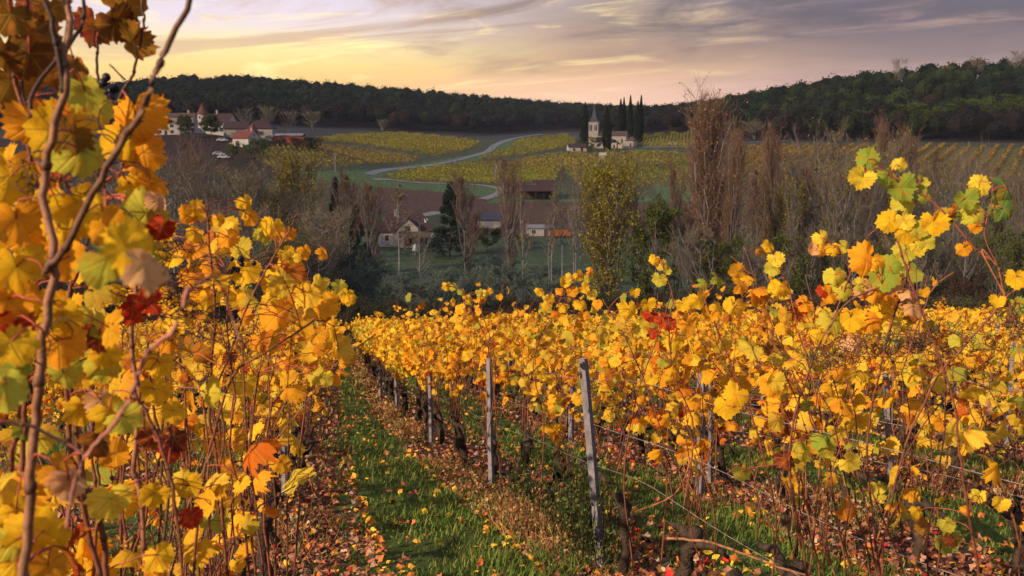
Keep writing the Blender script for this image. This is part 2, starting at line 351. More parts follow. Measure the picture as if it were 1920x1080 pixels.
def terrain():
    az = np.r_[np.linspace(-180, -42, 50), np.linspace(-40, 40, 520), np.linspace(42, 180, 50)]; az = R(1)*az
    rr = np.r_[0.0, np.geomspace(.8, 2250, 560)]
    A, D = np.meshgrid(az, rr, indexing='ij'); x = np.sin(A)*D; y = np.cos(A)*D
    z = H(x.ravel(), y.ravel()).reshape(x.shape)
    n_, m_ = x.shape; idx = np.arange(n_*m_).reshape(n_, m_)
    F = np.stack([idx[:-1, :-1], idx[1:, :-1], idx[1:, 1:], idx[:-1, 1:]], -1).reshape(-1, 4)
    V = np.stack([x, y, z], -1).reshape(-1, 3)
    px, py, f = proj(V); ok = f > 1
    C = np.tile((.050, .052, .026), (len(V), 1))
    far = ok & (V[:, 1] > 110)
    nz = rng.random(len(V))
    def put(mask, c): C[mask] = np.array(c)
    put(far & (V[:, 1] < 240), (.060, .085, .045))
    put(far & (V[:, 1] >= 240), (.060, .068, .040))
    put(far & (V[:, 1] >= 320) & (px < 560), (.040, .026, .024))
    for q in MEADOW: put(far & inpoly(px, py, q), (.075, .125, .055))
    for q in PLOUGH: put(far & inpoly(px, py, q), (.088, .052, .040))
    for k, q in FIELDS.items(): put(far & inpoly(px, py, q), (.13, .11, .035))
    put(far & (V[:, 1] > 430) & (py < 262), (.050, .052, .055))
    fb = np.interp(px, BASEPX, BASEPY)
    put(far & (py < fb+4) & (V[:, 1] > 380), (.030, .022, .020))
    near = V[:, 1] < 90
    lat = rowlat(V[:, 0], V[:, 1])
    dr = np.abs((lat-ROW0+SPACING/2) % SPACING-SPACING/2)
    k = near & (dr < .48); C[k] = (.060, .030, .020)
    k = near & (dr >= .48); C[k] = (.060, .085, .020)
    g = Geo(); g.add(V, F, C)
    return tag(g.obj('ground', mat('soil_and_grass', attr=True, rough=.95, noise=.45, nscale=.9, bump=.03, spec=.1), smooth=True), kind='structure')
# ------------------------------------------------------------------ vineyard layout

ground = terrain()
# ------------------------------------------------------------------ leaves
CTRL = [(0, .90), (14, .86), (25, .76), (31, .73), (40, .82), (54, .90), (68, .86), (80, .77), (88, .77), (100, .84), (114, .84), (132, .78), (150, .70), (164, .60), (174, .34), (180, .08)]
def leaf_template(n_out, seed, bend=.25, teeth=.07, ring=True):
    r_ = np.random.default_rng(seed); th = np.linspace(-180, 180, n_out, endpoint=False)+180/n_out
    a, b = zip(*CTRL); rad = np.interp(np.abs(th), a, b)*(1+r_.normal(0, .045, n_out))*(1+.10*np.sin(np.radians(th)+seed))*(1+.05*np.sin(np.radians(th)*2+seed*3))
    rad *= 1+teeth*np.where(np.arange(n_out) % 2, 1, -1)*r_.uniform(.4, 1.4, n_out)
    t = np.radians(th); ox, oy = np.sin(t)*rad, np.cos(t)*rad
    def Zf(x, y):
        return -bend*np.abs(x)**1.3*1.1-bend*.9*(y-.1)**2+.17*np.sin(3.1*x+seed)*np.sin(4*y+seed*2)+.05*np.sin(7*x+5*y+seed)
    V = [(0, 0, 0)]
    if ring:
        V += [(.55*x, .55*y, Zf(.55*x, .55*y)) for x, y in zip(ox, oy)]
    V += [(x, y, Zf(x, y)*(1+.12*r_.normal())+.012*r_.normal()) for x, y in zip(ox, oy)]
    V = np.array(V); n = n_out; i = np.arange(n); j = (i+1) % n
    if ring:
        F = [np.c_[np.zeros(n, int), 1+j, 1+i], np.c_[1+i, 1+j, 1+n+j, 1+n+i]]
    else: F = [np.c_[np.zeros(n, int), 1+j, 1+i]]
    U = np.c_[V[:, 0], V[:, 1], np.zeros(len(V))]
    return V, F, U
T_HI = [leaf_template(38, s, b) for s, b in ((1, .25), (2, .55), (3, .12), (4, .9), (5, .4), (6, -.4), (7, 1.2), (8, .7))]
T_MID = [leaf_template(11, s, b, teeth=.12, ring=False) for s, b in ((1, .3), (2, .6), (3, .15), (4, -.3))]
T_LOW = [leaf_template(6, s, b, teeth=0, ring=False) for s, b in ((1, .3), (2, .5))]
PAL = np.array([(.92, .48, .022), (.92, .56, .035), (.84, .56, .06), (.60, .50, .05), (.28, .36, .05), (.86, .36, .02), (.62, .15, .015), (.30, .02, .012), (.24, .09, .025)])
YELLOW = [.27, .22, .11, .07, .045, .15, .07, .025, .04]
GREENER = [.18, .22, .20, .18, .14, .04, .02, .005, .015]
RUSTY = [.26, .18, .08, .05, .02, .20, .12, .03, .06]
def colours(n, w=YELLOW):
    w = np.array(w)/sum(w); c = PAL[rng.choice(len(PAL), n, p=w)]
    c2 = PAL[rng.choice(len(PAL), n, p=w)]; t = rng.random((n, 1))*.4
    return np.clip((c*(1-t)+c2*t)*rng.uniform(.8, 1.12, (n, 1)), 0, .95)
def frames(nrm, tip):
    """rotation matrices with local z = nrm, local y = tip"""
    z = nrm/np.linalg.norm(nrm, axis=1, keepdims=True); y = tip-(tip*z).sum(1, keepdims=True)*z
    y /= np.linalg.norm(y, axis=1, keepdims=True)+1e-9; x = np.cross(y, z)
    return np.stack([x, y, z], 2)
def put_leaves(g, pts, size, col, tmpls, face=None, spread=.9):
    n = len(pts)
    if n == 0: return
    nr = rng.normal(0, spread, (n, 3)); nr[:, 2] = np.abs(nr[:, 2])*.7+.15
    if face is not None: nr += face
    tip = rng.normal(0, .6, (n, 3)); tip[:, 2] -= .9
    Mx = frames(nr, tip)*np.asarray(size).reshape(-1, 1, 1)
    which = rng.integers(0, len(tmpls), n)
    for k, (V, F, U) in enumerate(tmpls):
        s = which == k
        if s.any(): g.inst(V, F, Mx[s], pts[s], col[s], U)
CANEC = np.array([(.16, .052, .024), (.12, .038, .022), (.20, .075, .030), (.09, .032, .022)])
def gnarl(pts, n=9, amp=.02, r_=None):
    pts = np.array(pts, float); t = np.linspace(0, len(pts)-1, n); out = np.stack([np.interp(t, np.arange(len(pts)), pts[:, i]) for i in range(3)], 1)
    out[1:] += rng.normal(0, amp, (n-1, 3)); return out
def make_vine(seed, lod, tall=1.0, nleaf=130, w=YELLOW, lowbare=.75):
    """meshes of one grapevine around the origin, its row running along local Y"""
    global rng
    keep = rng; rng = np.random.default_rng(seed); rr = rng
    hh = rr.uniform(.42, .58); lean = rr.normal(0, .08, 2)
    tr = Geo()
    path = gnarl([(0, 0, -.06), (lean[0]*.4, lean[1]*.5, .2), (lean[0], lean[1], hh)], 8, .014)
    tr.tubes(path[None], np.array([[.062, .050, .044, .046, .040, .046, .058, .036]])*(1+.15*np.sin(seed)), 7 if lod == 0 else 5)
    for s_ in (-1, 1):
        arm = gnarl([path[-2], path[-2]+(rr.normal(0, .03), s_*.16, .06), path[-2]+(rr.normal(0, .04), s_*rr.uniform(.3, .42), rr.uniform(.02, .12))], 6, .012)
        tr.tubes(arm[None], np.array([[.038, .032, .028, .026, .020, .011]]), 6 if lod == 0 else 4)
    nc = int(rr.integers(13, 17)) if lod == 0 else 9
    canes = []; LP = []; LS = []; pet = []
    for i in range(nc):
        y0 = rr.uniform(-.42, .42); base = np.array([rr.normal(0, .025)+lean[0], y0+lean[1]*.6, hh+rr.uniform(-.04, .08)])
        top = (rr.uniform(1.15, 1.75) if i % 3 else rr.uniform(1.5, 2.0))*tall
        K = 9; t = np.linspace(0, 1, K)
        side = rr.normal(0, .23); al = rr.normal(0, .22)
        p = np.stack([base[0]+side*t**1.5+.04*np.sin(t*6+i), base[1]+al*t+.05*np.sin(t*5+i*2), base[2]+(top-base[2])*t], 1)
        p[1:] += rr.normal(0, .012, (K-1, 3))
        if i % 4 == 0 and top > 1.4: p[-2:, 0] += np.array([.04, .13])*(1 if side > 0 else -1); p[-1, 2] -= .06
        g = Geo(); g.tubes(p[None], np.linspace(.0046, .0018, K)[None]*(1 if lod == 0 else 1.4), 6 if lod == 0 else 3, CANEC[rr.integers(4)])
        # nodes with leaves
        nl = max(3, int(nleaf/nc*rr.uniform(.6, 1.4)))
        tt = lowbare*.5+(1-lowbare*.5)*rr.random(nl)**.85
        q = np.stack([np.interp(tt, t, p[:, k]) for k in range(3)], 1)
        off = rr.normal(0, 1, (nl, 3)); off[:, 2] *= .3; off /= np.linalg.norm(off, axis=1, keepdims=True); L_ = rr.uniform(.04, .11, (nl, 1))
        lp = q+off*L_; lp[:, 2] += .015
        if lod == 0:
            midp = (q+lp)/2+np.array([0, 0, .012]); g.tubes(np.stack([q, midp, lp], 1), .0011, 3, (.30, .06, .035))
            ns = 7; ti = np.linspace(.12, .92, ns); nq = np.stack([np.interp(ti, t, p[:, k]) for k in range(3)], 1)
            g.tubes(np.stack([nq-[0, 0, .006], nq, nq+[0, 0, .006]], 1), np.tile([.003, .0072, .003], (ns, 1)), 5, (.10, .03, .02))
            # side shoots and curling tendrils
            for _ in range(3):
                k = rr.integers(2, K-1); d = rr.normal(0, 1, 3); d[2] = abs(d[2])*.6; d /= np.linalg.norm(d); l = rr.uniform(.06, .22)
                s2 = np.linspace(0, 1, 7)[:, None]; tw = p[k]+d*l*s2+np.c_[np.sin(s2*7)*.012, np.cos(s2*8)*.012-.012, -.04*s2**2]
                g.tubes(tw[None], np.linspace(.0018, .0007, 7)[None], 4, (.09, .035, .025))
        canes.append(g); LP.append(lp); LS.append(.024+.044*rr.random(nl)**.8)
    LP = np.concatenate(LP); LS = np.concatenate(LS); lg = Geo()
    put_leaves(lg, LP, LS*(1 if lod == 0 else 1.12), colours(len(LP), w), T_HI if lod == 0 else T_MID)
    rng = keep
    d = dict(trunk=tr.mesh('trunk', M['bark'], True), leaves=lg.mesh('leaves', M['leaf'] if lod == 0 else M['leaf_far'], lod == 0))
    if lod == 0: d['canes'] = [c.mesh('cane', M['cane'], True) for c in canes]
    else:
        a = Geo()
        for c in canes:
            for V, C, U in zip(c.V, c.C, c.U): pass
            o_ = a.n
            a.V += c.V; a.C += c.C; a.U += c.U; a.F += [f+o_ for f in c.F]; a.n += c.n
        d['canes'] = [a.mesh('canes', M['cane'])]
    return d
HI = [make_vine(100+i, 0, tall=(1.0, 1.06, .94)[i % 3], nleaf=125, w=(YELLOW, GREENER, YELLOW, RUSTY)[i % 4]) for i in range(9)]
SPARSE = [make_vine(300+i, 0, tall=(1.0, 1.10, .96)[i % 3], nleaf=62, w=(YELLOW, GREENER, RUSTY)[i % 3], lowbare=.9) for i in range(6)]
LEFTV = [make_vine(400+i, 0, tall=(.98, 1.05, .94, 1.0)[i], nleaf=52, w=(YELLOW, RUSTY, YELLOW, GREENER)[i], lowbare=1.02) for i in range(4)]
MID = [make_vine(200+i, 1, tall=(.94, 1.0, .9)[i % 3], nleaf=170, w=(YELLOW, YELLOW, GREENER, RUSTY)[i % 4], lowbare=.5) for i in range(8)]
ORD = 'first second third fourth fifth sixth seventh eighth ninth tenth eleventh twelfth thirteenth fourteenth fifteenth sixteenth seventeenth eighteenth nineteenth'.split()
for t_ in ('twent', 'thirt', 'fort', 'fift', 'sixt', 'sevent'): ORD += [t_+'ieth']+[t_+'y-'+u for u in 'first second third fourth fifth sixth seventh eighth ninth'.split()]
def rowname(k):
    return f'{ORD[k-1]} row right of the grass path' if k > 0 else f'{ORD[-k]} row left of the grass path'
cands = []
for k in range(-9, 30):
    a = -1.0+rng.uniform(0, .5)
    while a < AEND:
        p = rowpt(k, a)+rng.normal(0, .03, 2); z = h1(*p)
        if p[1] > .8 and not (k == 1 and 6.3 < a < 7.0):
            c = proj((p[0], p[1], z+1.1)); d = math.hypot(*p)
            if -160 < c[0] < 2080 and c[2] > 0 and d > 1.3: cands.append([d, k, a, p[0], p[1], z])
        a += rng.uniform(.92, 1.08)
cands.sort()
NVINE = 290
near_, far_ = cands[:NVINE], cands[NVINE:]
rot_row = math.atan2(-RD[0], RD[1])
byrow = {}
for c in near_: byrow.setdefault(c[1], []).append(c)
for k, lst in byrow.items():
    lst.sort(key=lambda c: c[2])
    for i, (d, k, a, x, y, z) in enumerate(lst):
        if k == 1 and d < 4.2: v = SPARSE[rng.integers(6)]
        elif k == 0 and d < 2.0: continue
        elif k == 0 and d < 5.6: v = LEFTV[rng.integers(4)]
        elif d < 15: v = HI[rng.integers(len(HI))]
        else: v = MID[rng.integers(len(MID))]
        root = empty('grapevine', (x, y, z), rot_row+(math.pi if rng.random() < .5 else 0)+rng.normal(0, .06),
                     f'yellow grapevine, {ORD[i]} from the near end of the {rowname(k)}', 'grapevine', 'grapevines in rows')
        s = rng.uniform(.93, 1.06); root.scale = (s, s, s)
        link('trunk', v['trunk'], root)
        for c in v['canes']: link(c.name.split('.')[0], c, root)
        link('leaves', v['leaves'], root)
def far_vines():
    lp = []; cs = []; tr = []; cn = []
    for d, k, a, x, y, z in far_:
        n = int(np.clip(3400/d, 38, 110)); t = rng.random(n)
        zz = .5+1.0*t**.6+rng.normal(0, .07, n)
        if rng.random() < .35: zz[:4] += rng.uniform(.1, .4)
        al = rng.uniform(-.55, .55, n); la = rng.normal(0, .15, n)
        lp.append(np.c_[x+RD[0]*al+RP[0]*la, y+RD[1]*al+RP[1]*la, z+zz])
        cs.append(colours(n, (YELLOW, YELLOW, GREENER, RUSTY)[rng.integers(4)])*rng.uniform(.85, 1.08))
        b = np.array([x, y, z]); tr.append(np.stack([b, b+[rng.normal(0, .05), rng.normal(0, .05), .25], b+[rng.normal(0, .05), 0, .55]]))
        for _ in range(5):
            q = b+[RD[0]*rng.uniform(-.4, .4), RD[1]*rng.uniform(-.4, .4), .5]; e = q+[rng.normal(0, .1), rng.normal(0, .1), rng.uniform(.6, 1.1)]
            cn.append(np.stack([q, (q+e)/2+rng.normal(0, .03, 3), e]))
    lp = np.concatenate(lp); cs = np.concatenate(cs); g = Geo()
    put_leaves(g, lp, rng.uniform(.07, .11, len(lp)), cs, T_LOW)
    g.tubes(np.array(tr), np.array([[.04, .035, .04]]), 4, (.05, .03, .02)); g.tubes(np.array(cn), .008, 3, (.14, .05, .03))
    tag(g.obj('grapevine_rows', M['leaf_far']), 'golden vines packed in rows down to the dark hedge below', 'grapevines', kind='stuff')
far_vines()

# ------------------------------------------------------------------ posts and wires
def post(px, py, tpx, tpy, label, w=.030, rot=.3):
    b = G([px], [py], 1.2, 70)[0]; t = P3(tpx, tpy, b[1]); t = b+(t-b)
    ln = np.linalg.norm(t-b); g = Geo(); ax = (t-b)/ln
    K = 6; tt = np.linspace(-.12, 1, K)[:, None]; p = ax*tt*ln
    p[1:-1, :2] += rng.normal(0, .002, (K-2, 2))
    g.tubes(p[None], np.array([w*1.06, w, w*.98, w*1.02, w*.97, w*.94]), 4, (.3, .3, .3))
    o = g.obj('post', M['wood']); o.location = b; tag(o, label, 'post', 'wooden posts holding the vine rows'); return o
post(1128, 1062, 1093, 672, 'tall leaning grey wooden post nearest the camera right of the path', .034)
post(921, 910, 917, 672, 'grey wooden post second nearest along the right edge of the path', .032)
post(809, 834, 806, 690, 'grey wooden post third nearest along the right edge of the path')
post(744, 772, 742, 690, 'thin grey post fourth nearest along the right edge of the path')
post(713, 750, 712, 690, 'thin grey post fifth nearest along the right edge of the path')
post(1312, 932, 1316, 672, 'thick grey post in the second row behind the leaning post', .046)
post(1331, 905, 1333, 700, 'dark slim post just behind the thick grey post', .025)
post(1071, 832, 1072, 700, 'bluish grey post in the third row seen left of the leaning post', .040)
post(1672, 900, 1660, 700, 'pale wooden post among the vines at the right side', .040)
post(1558, 800, 1558, 690, 'bluish post seen through the vines right of the thick grey post', .04)
for k in list(range(0, -3, -1))+list(range(3, 9)):
    for i, a in enumerate(np.arange(9.5+(k*1.7 % 3), 44, 6.0)):
        p = rowpt(k, a); z = h1(*p); q = proj((p[0], p[1], z+1))
        if not (20 < q[0] < 1900): continue
        g = Geo(); g.tubes(np.array([[(0, 0, -.2), (.01, 0, .5), (rng.normal(0, .04), rng.normal(0, .04), 1.42)]]), np.array([[.04, .038, .036]]), 4, (.3, .3, .3))
        o = g.obj('post', M['wood']); o.location = (p[0], p[1], z)
        tag(o, f'grey post, {ORD[i]} from the near end of the {rowname(k)}', 'post', 'wooden posts holding the vine rows')
for k in (-1, 0, 1, 2, 3):
    for nm, hgt in (('lowest', .62), ('middle', .92), ('highest', 1.28)):
        if k == -1 and nm != 'middle': continue
        aa = np.arange(.2 if k else 1.4, 46, .4); p = RD[None]*aa[:, None]+RP[None]*(ROW0+SPACING*k+(bend(aa) if k > 0 else 0*aa))[:, None]
        z = H(p[:, 0], p[:, 1])+hgt-.05*np.abs(np.sin(aa*math.pi/6))+.012*np.sin(aa*2.3+k+hgt*9)
        path = np.c_[p[:, 0]+.03*np.sin(aa*.9+k), p[:, 1], z]; b = path[0].copy()
        g = Geo(); g.tubes((path-b)[None], (.0016 if k < 2 else .0024), 4, (.3, .3, .3))
        o = g.obj('trellis_wire', M['wire']); o.location = b
        tag(o, f'{nm} thin grey wire strung along the {rowname(k)}', 'wire', 'trellis wires')

# ------------------------------------------------------------------ hand-placed vines near the camera
def smooth(pts, n=24):
    pts = np.array(pts, float); t = np.arange(len(pts)); tt = np.linspace(0, len(pts)-1, n); out = np.zeros((n, 3))
    for i, u in enumerate(tt):
        k = min(int(u), len(pts)-2); f = u-k
        p0 = pts[max(k-1, 0)]; p1 = pts[k]; p2 = pts[k+1]; p3 = pts[min(k+2, len(pts)-1)]
        out[i] = .5*((2*p1)+(-p0+p2)*f+(2*p0-5*p1+4*p2-p3)*f*f+(-p0+3*p1-3*p2+p3)*f**3)
    return out
EXTRA = []
for px_ in np.linspace(150, 560, 20):
    x0 = px_+rng.uniform(-12, 12); Yd = float(np.interp(px_, [150, 560], [1.9, 3.2])+rng.uniform(-.2, .3)); tp_ = rng.uniform(620, 760)
    EXTRA.append(([(x0+rng.uniform(-25, 25), 1130, Yd), (x0+rng.uniform(-10, 10), 960, Yd), (x0, 850, Yd), (x0+rng.uniform(-14, 20), tp_, Yd)], float(rng.uniform(.0036, .0052)), (float(rng.uniform(.10, .20)), .05, .028)))
CL = dict(Y=(.90, .54, .02), O=(.90, .38, .02), L=(.88, .66, .06), G=(.30, .40, .05), D=(.10, .20, .05), V=(.58, .54, .06), R=(.45, .02, .015), B=(.18, .07, .02), K=(.20, .03, .02), P=(.80, .45, .22), N=(.28, .13, .02))  # N is darkened: backlit silhouette of the upper-left leaves put into their colour
def hand_vine(label, foot, canes, leaves, cat='grapevine', rand=(), tendrils=(), trunk=True, grapes=()):
    base = np.array([foot[0], foot[1], h1(*foot)]); root = empty('grapevine', base, 0, label, cat)
    if trunk:
        t = Geo(); t.tubes(gnarl([(0, 0, -.1), (.03, .02, .25), (-.02, .03, .55)], 8, .014)[None], np.array([[.05, .042, .038, .036, .035, .037, .046, .032]]), 8); t.obj('trunk', M['bark'], root, True)
    cg = []
    for pts, r, c in canes:
        w = np.array([P3(*p) for p in pts]); sm = smooth(w, max(16, 5*len(pts)))-base
        n = len(sm); sm[1:-1] += rng.normal(0, r*.25, (n-2, 3))
        r = r*.76; tp = np.linspace(1, .70, n)*r
        g = Geo(); g.tubes(sm[None], tp[None], 9, c)
        L_ = np.linalg.norm(np.diff(sm, axis=0), axis=1).sum(); nn = max(2, int(L_/.11)); ti = (np.arange(nn)+.5)/nn
        nq = np.stack([np.interp(ti, np.linspace(0, 1, n), sm[:, k]) for k in range(3)], 1); ax = np.stack([np.interp(ti, np.linspace(0, 1, n), np.gradient(sm[:, k])) for k in range(3)], 1)
        ax /= np.linalg.norm(ax, axis=1, keepdims=True); rn = np.interp(ti, np.linspace(0, 1, n), tp)[:, None]
        g.tubes(np.stack([nq-ax*rn*1.6, nq-ax*rn*.5, nq+ax*rn*.5, nq+ax*rn*1.4], 1), np.concatenate([rn*.9, rn*1.32, rn*1.28, rn*.85], 1), 9, np.array(c)*.55)
        cg.append(g)
    lp = []; sz = []; cc = []; nr = []; tp = []
    for px, py, Y, size, c, roll, tilt in leaves:
        w = P3(px, py, Y); s = size*.52/FPX*Y; lp.append(w-base); sz.append(s); cc.append(np.array(CL[c])*rng.uniform(.92, 1.06))
        v = np.array([0, 0, CAMZ])-w; v /= np.linalg.norm(v); v = v+np.array([math.sin(R(tilt*1.3)), 0, math.tan(R(min(tilt, 65)))*.6])+rng.normal(0, .16, 3); nr.append(v)
        tp.append((math.sin(R(roll)), 0, -math.cos(R(roll))))
    for poly, n, Y0, Y1, size, w, spread in rand:
        poly = np.array(poly, float); lo, hi = poly.min(0), poly.max(0); m = 0
        while m < n:
            q = rng.uniform(lo, hi)
            if not inpoly(q[0], q[1], poly): continue
            Y = rng.uniform(Y0, Y1); m += 1; p_ = P3(q[0], q[1], Y); lp.append(p_-base); sz.append(size*rng.uniform(.7, 1.15)*.5); cc.append(colours(1, w)[0])
            v = np.array([-.3, -1.0, .5])+rng.normal(0, spread, 3); nr.append(v); t = rng.normal(0, .55, 3); t[2] -= .9; tp.append(t)
    lp = np.array(lp); sz = np.array(sz); Mx = frames(np.array(nr), np.array(tp))*sz[:, None, None]; g = Geo(); which = rng.integers(0, 6, len(lp)); cc = np.array(cc)
    for k in range(6):
        s = which == k; V, F, U = T_HI[k]
        if s.any(): g.inst(V, F, Mx[s], lp[s], cc[s], U)
    g.obj('leaves', M['leaf'], root, True)
    # petioles from each leaf back towards the nearest cane
    ci = np.repeat(np.arange(len(canes)), 30); allc = np.concatenate([smooth([P3(*p) for p in pts], 30)-base for pts, r, c in canes])
    d = np.linalg.norm(lp[:, None]-allc[None], axis=2); j = d.argmin(1); ok = d[np.arange(len(lp)), j] < .22
    if ok.any():
        a = allc[j[ok]]; b = lp[ok]; mid = (a+b)/2+rng.normal(0, .008, a.shape); mid[:, 2] += .012
        ps = np.stack([a, (a+mid)/2+[0, 0, .004], mid, (mid+b)/2+[0, 0, .005], b], 1)
        for k in range(len(canes)):
            s = ci[j[ok]] == k
            if s.any(): cg[k].tubes(ps[s], .0012, 5, (.34, .06, .04))
    for g in cg: g.obj('cane', M['cane'], root, True)
    g = Geo()
    for (px, py, Y, wd, hg, n) in tendrils:
        c = P3(px, py, Y)-base; K = 12; u = np.linspace(0, 1, K)
        for _ in range(n):
            s0 = c+np.array([rng.normal(0, wd), rng.normal(0, wd*.4), rng.normal(0, hg)]); ph = rng.uniform(0, 6, 3); rad = rng.uniform(.006, .02)
            d = rng.normal(0, 1, 3); d[2] *= .4; d *= rng.uniform(.02, .08)/np.linalg.norm(d)
            p = s0+d*u[:, None]+rad*np.c_[np.sin(u*9+ph[0]), np.sin(u*7+ph[1]), np.cos(u*9+ph[0])]; g.tubes(p[None], .0009, 4, (.06, .032, .025))
    if tendrils: tag(g.obj('tendrils', M['cane'], root, True), kind='stuff')
    for px, py, Y, n in grapes:
        c = P3(px, py, Y)-base
        gr = Geo(); u, v_ = np.meshgrid(np.linspace(0, 2*math.pi, 9)[:-1], np.linspace(.15, math.pi-.15, 6)); T_ = np.stack([np.cos(u)*np.sin(v_), np.sin(u)*np.sin(v_), np.cos(v_)], -1).reshape(-1, 3)
        i = np.arange(48).reshape(6, 8); F = np.stack([i[:-1], i[1:], np.roll(i[1:], -1, 1), np.roll(i[:-1], -1, 1)], -1).reshape(-1, 4)
        T = c+rng.normal(0, 1, (n, 3))*[.013, .010, .018]; gr.inst(T_, [F, np.array([i[0]])[:, ::-1], np.array([i[-1]])], np.tile(np.eye(3), (n, 1, 1))*rng.uniform(.006, .008, (n, 1, 1)), T, np.zeros((n, 3)))
        gr.obj('grapes', M['grape'], root, True)
    return root
RB = (.15, .048, .026); TAN = (.22, .095, .048); DK = (.045, .022, .016); PK = (.34, .13, .10)
LEFT1 = hand_vine('tall vine at the left edge, thick brown canes and big orange leaves reaching the sky', (-.62, 1.25), [
    ([(30, 1200, 1.1), (45, 1080, 1.12), (62, 850, 1.15), (75, 690, 1.16), (98, 490, 1.18), (84, 330, 1.2), (118, 175, 1.2), (132, -10, 1.22), (138, -160, 1.22)], .0082, TAN),
    ([(85, 510, 1.17), (130, 450, 1.15), (205, 310, 1.12), (262, 215, 1.1), (290, 140, 1.1), (318, 85, 1.1), (362, -10, 1.08), (420, -150, 1.06)], .0056, (.13, .06, .04)),
    ([(20, 1150, 1.4), (42, 880, 1.4), (52, 700, 1.4), (64, 420, 1.42), (50, 250, 1.42), (25, 120, 1.42), (50, 30, 1.42), (30, -80, 1.4)], .0055, RB),
    ([(50, 215, 1.42), (35, 130, 1.42), (10, 40, 1.4), (-20, -30, 1.4)], .003, DK),
    ([(118, 175, 1.2), (100, 50, 1.2), (82, 0, 1.2), (60, -80, 1.2)], .0045, DK),
    ([(84, 335, 1.3), (60, 180, 1.35), (148, 60, 1.4), (155, -40, 1.4)], .0045, DK),
    ([(0, 1190, 1.5), (12, 940, 1.5), (40, 760, 1.5), (62, 600, 1.5), (48, 430, 1.5)], .006, RB),
    ([(-10, 790, 1.0), (60, 800, 1.02), (110, 825, 1.04), (160, 850, 1.05)], .0028, PK),
    ([(0, 580, 1.3), (40, 600, 1.3), (75, 700, 1.3)], .002, RB),
], [
    (20, 25, 1.4, 90, 'N', -30, 10), (60, 60, 1.45, 110, 'B', 20, 20), (20, 150, 1.5, 120, 'N', 40, 15), (95, 15, 1.5, 80, 'N', 0, 30), (65, 10, 1.6, 70, 'K', 0, 10), (55, 100, 1.4, 100, 'B', -20, 20),  # dark colours of the top leaves imitate silhouettes against the sky
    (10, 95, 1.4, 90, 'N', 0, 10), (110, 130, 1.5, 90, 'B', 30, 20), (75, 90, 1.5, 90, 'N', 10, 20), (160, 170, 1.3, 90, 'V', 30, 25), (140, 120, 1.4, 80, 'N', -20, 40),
    (20, 330, 1.3, 130, 'Y', -20, 5), (60, 230, 1.35, 110, 'O', 10, 10), (100, 245, 1.3, 120, 'Y', -40, 10), (130, 215, 1.4, 120, 'Y', 20, 5), (30, 410, 1.2, 110, 'O', 10, 10), (150, 280, 1.25, 125, 'V', 10, 15), (135, 250, 1.25, 95, 'N', -40, 20),
    (30, 500, 1.2, 120, 'Y', 10, 5), (15, 560, 1.2, 120, 'O', -20, 10), (50, 450, 1.3, 90, 'O', 60, 10), (120, 420, 1.3, 110, 'Y', 0, 5), (145, 380, 1.3, 110, 'Y', 30, 5), (130, 480, 1.35, 100, 'O', 0, 10),
    (20, 640, 1.1, 110, 'Y', 20, 10), (30, 610, 1.2, 80, 'R', -10, 10), (110, 640, 1.3, 110, 'O', 0, 5), (120, 590, 1.3, 90, 'Y', 30, 20), (70, 560, 1.3, 90, 'Y', -30, 20), (10, 720, 1.0, 110, 'V', 0, 20), (30, 690, 1.1, 70, 'G', 20, 10),
    (95, 380, 1.4, 100, 'Y', -10, 10), (60, 360, 1.45, 100, 'O', 40, 10), (200, 425, 1.1, 95, 'O', 60, 10), (195, 400, 1.2, 90, 'Y', -40, 20), (235, 465, .84, 130, 'Y', 80, 25), (205, 485, .86, 110, 'V', 50, 45), (270, 495, .8, 110, 'P', 95, 66), (245, 440, .9, 100, 'Y', 20, 20),
    (60, 990, 1.2, 120, 'Y', 0, 5), (25, 1010, 1.2, 110, 'V', 20, 10), (95, 1000, 1.25, 100, 'Y', -20, 10), (30, 960, 1.3, 90, 'Y', 30, 20), (90, 1060, 1.2, 90, 'O', 0, 20), (110, 880, 1.1, 90, 'O', 60, 30), (130, 900, 1.1, 90, 'P', 10, 30), (30, 1050, 1.2, 100, 'Y', 0, 10), (120, 700, 1.4, 80, 'V', 0, 20), (45, 800, 1.4, 60, 'G', 0, 20),
], rand=[([(-80, 160), (120, 160), (160, 220), (185, 300), (170, 420), (240, 560), (170, 700), (-80, 700)], 42, 1.3, 1.8, .075, [.35, .12, .05, .08, .02, .22, .12, .02, .06], .5), ([(-80, 700), (150, 700), (130, 1150), (-80, 1150)], 16, 1.2, 1.7, .09, YELLOW, .5)],
   tendrils=[(130, 330, 1.3, .03, .03, 22), (70, 370, 1.3, .03, .03, 10), (60, 600, 1.3, .02, .03, 8)], grapes=[(200, 180, 1.6, 14)])
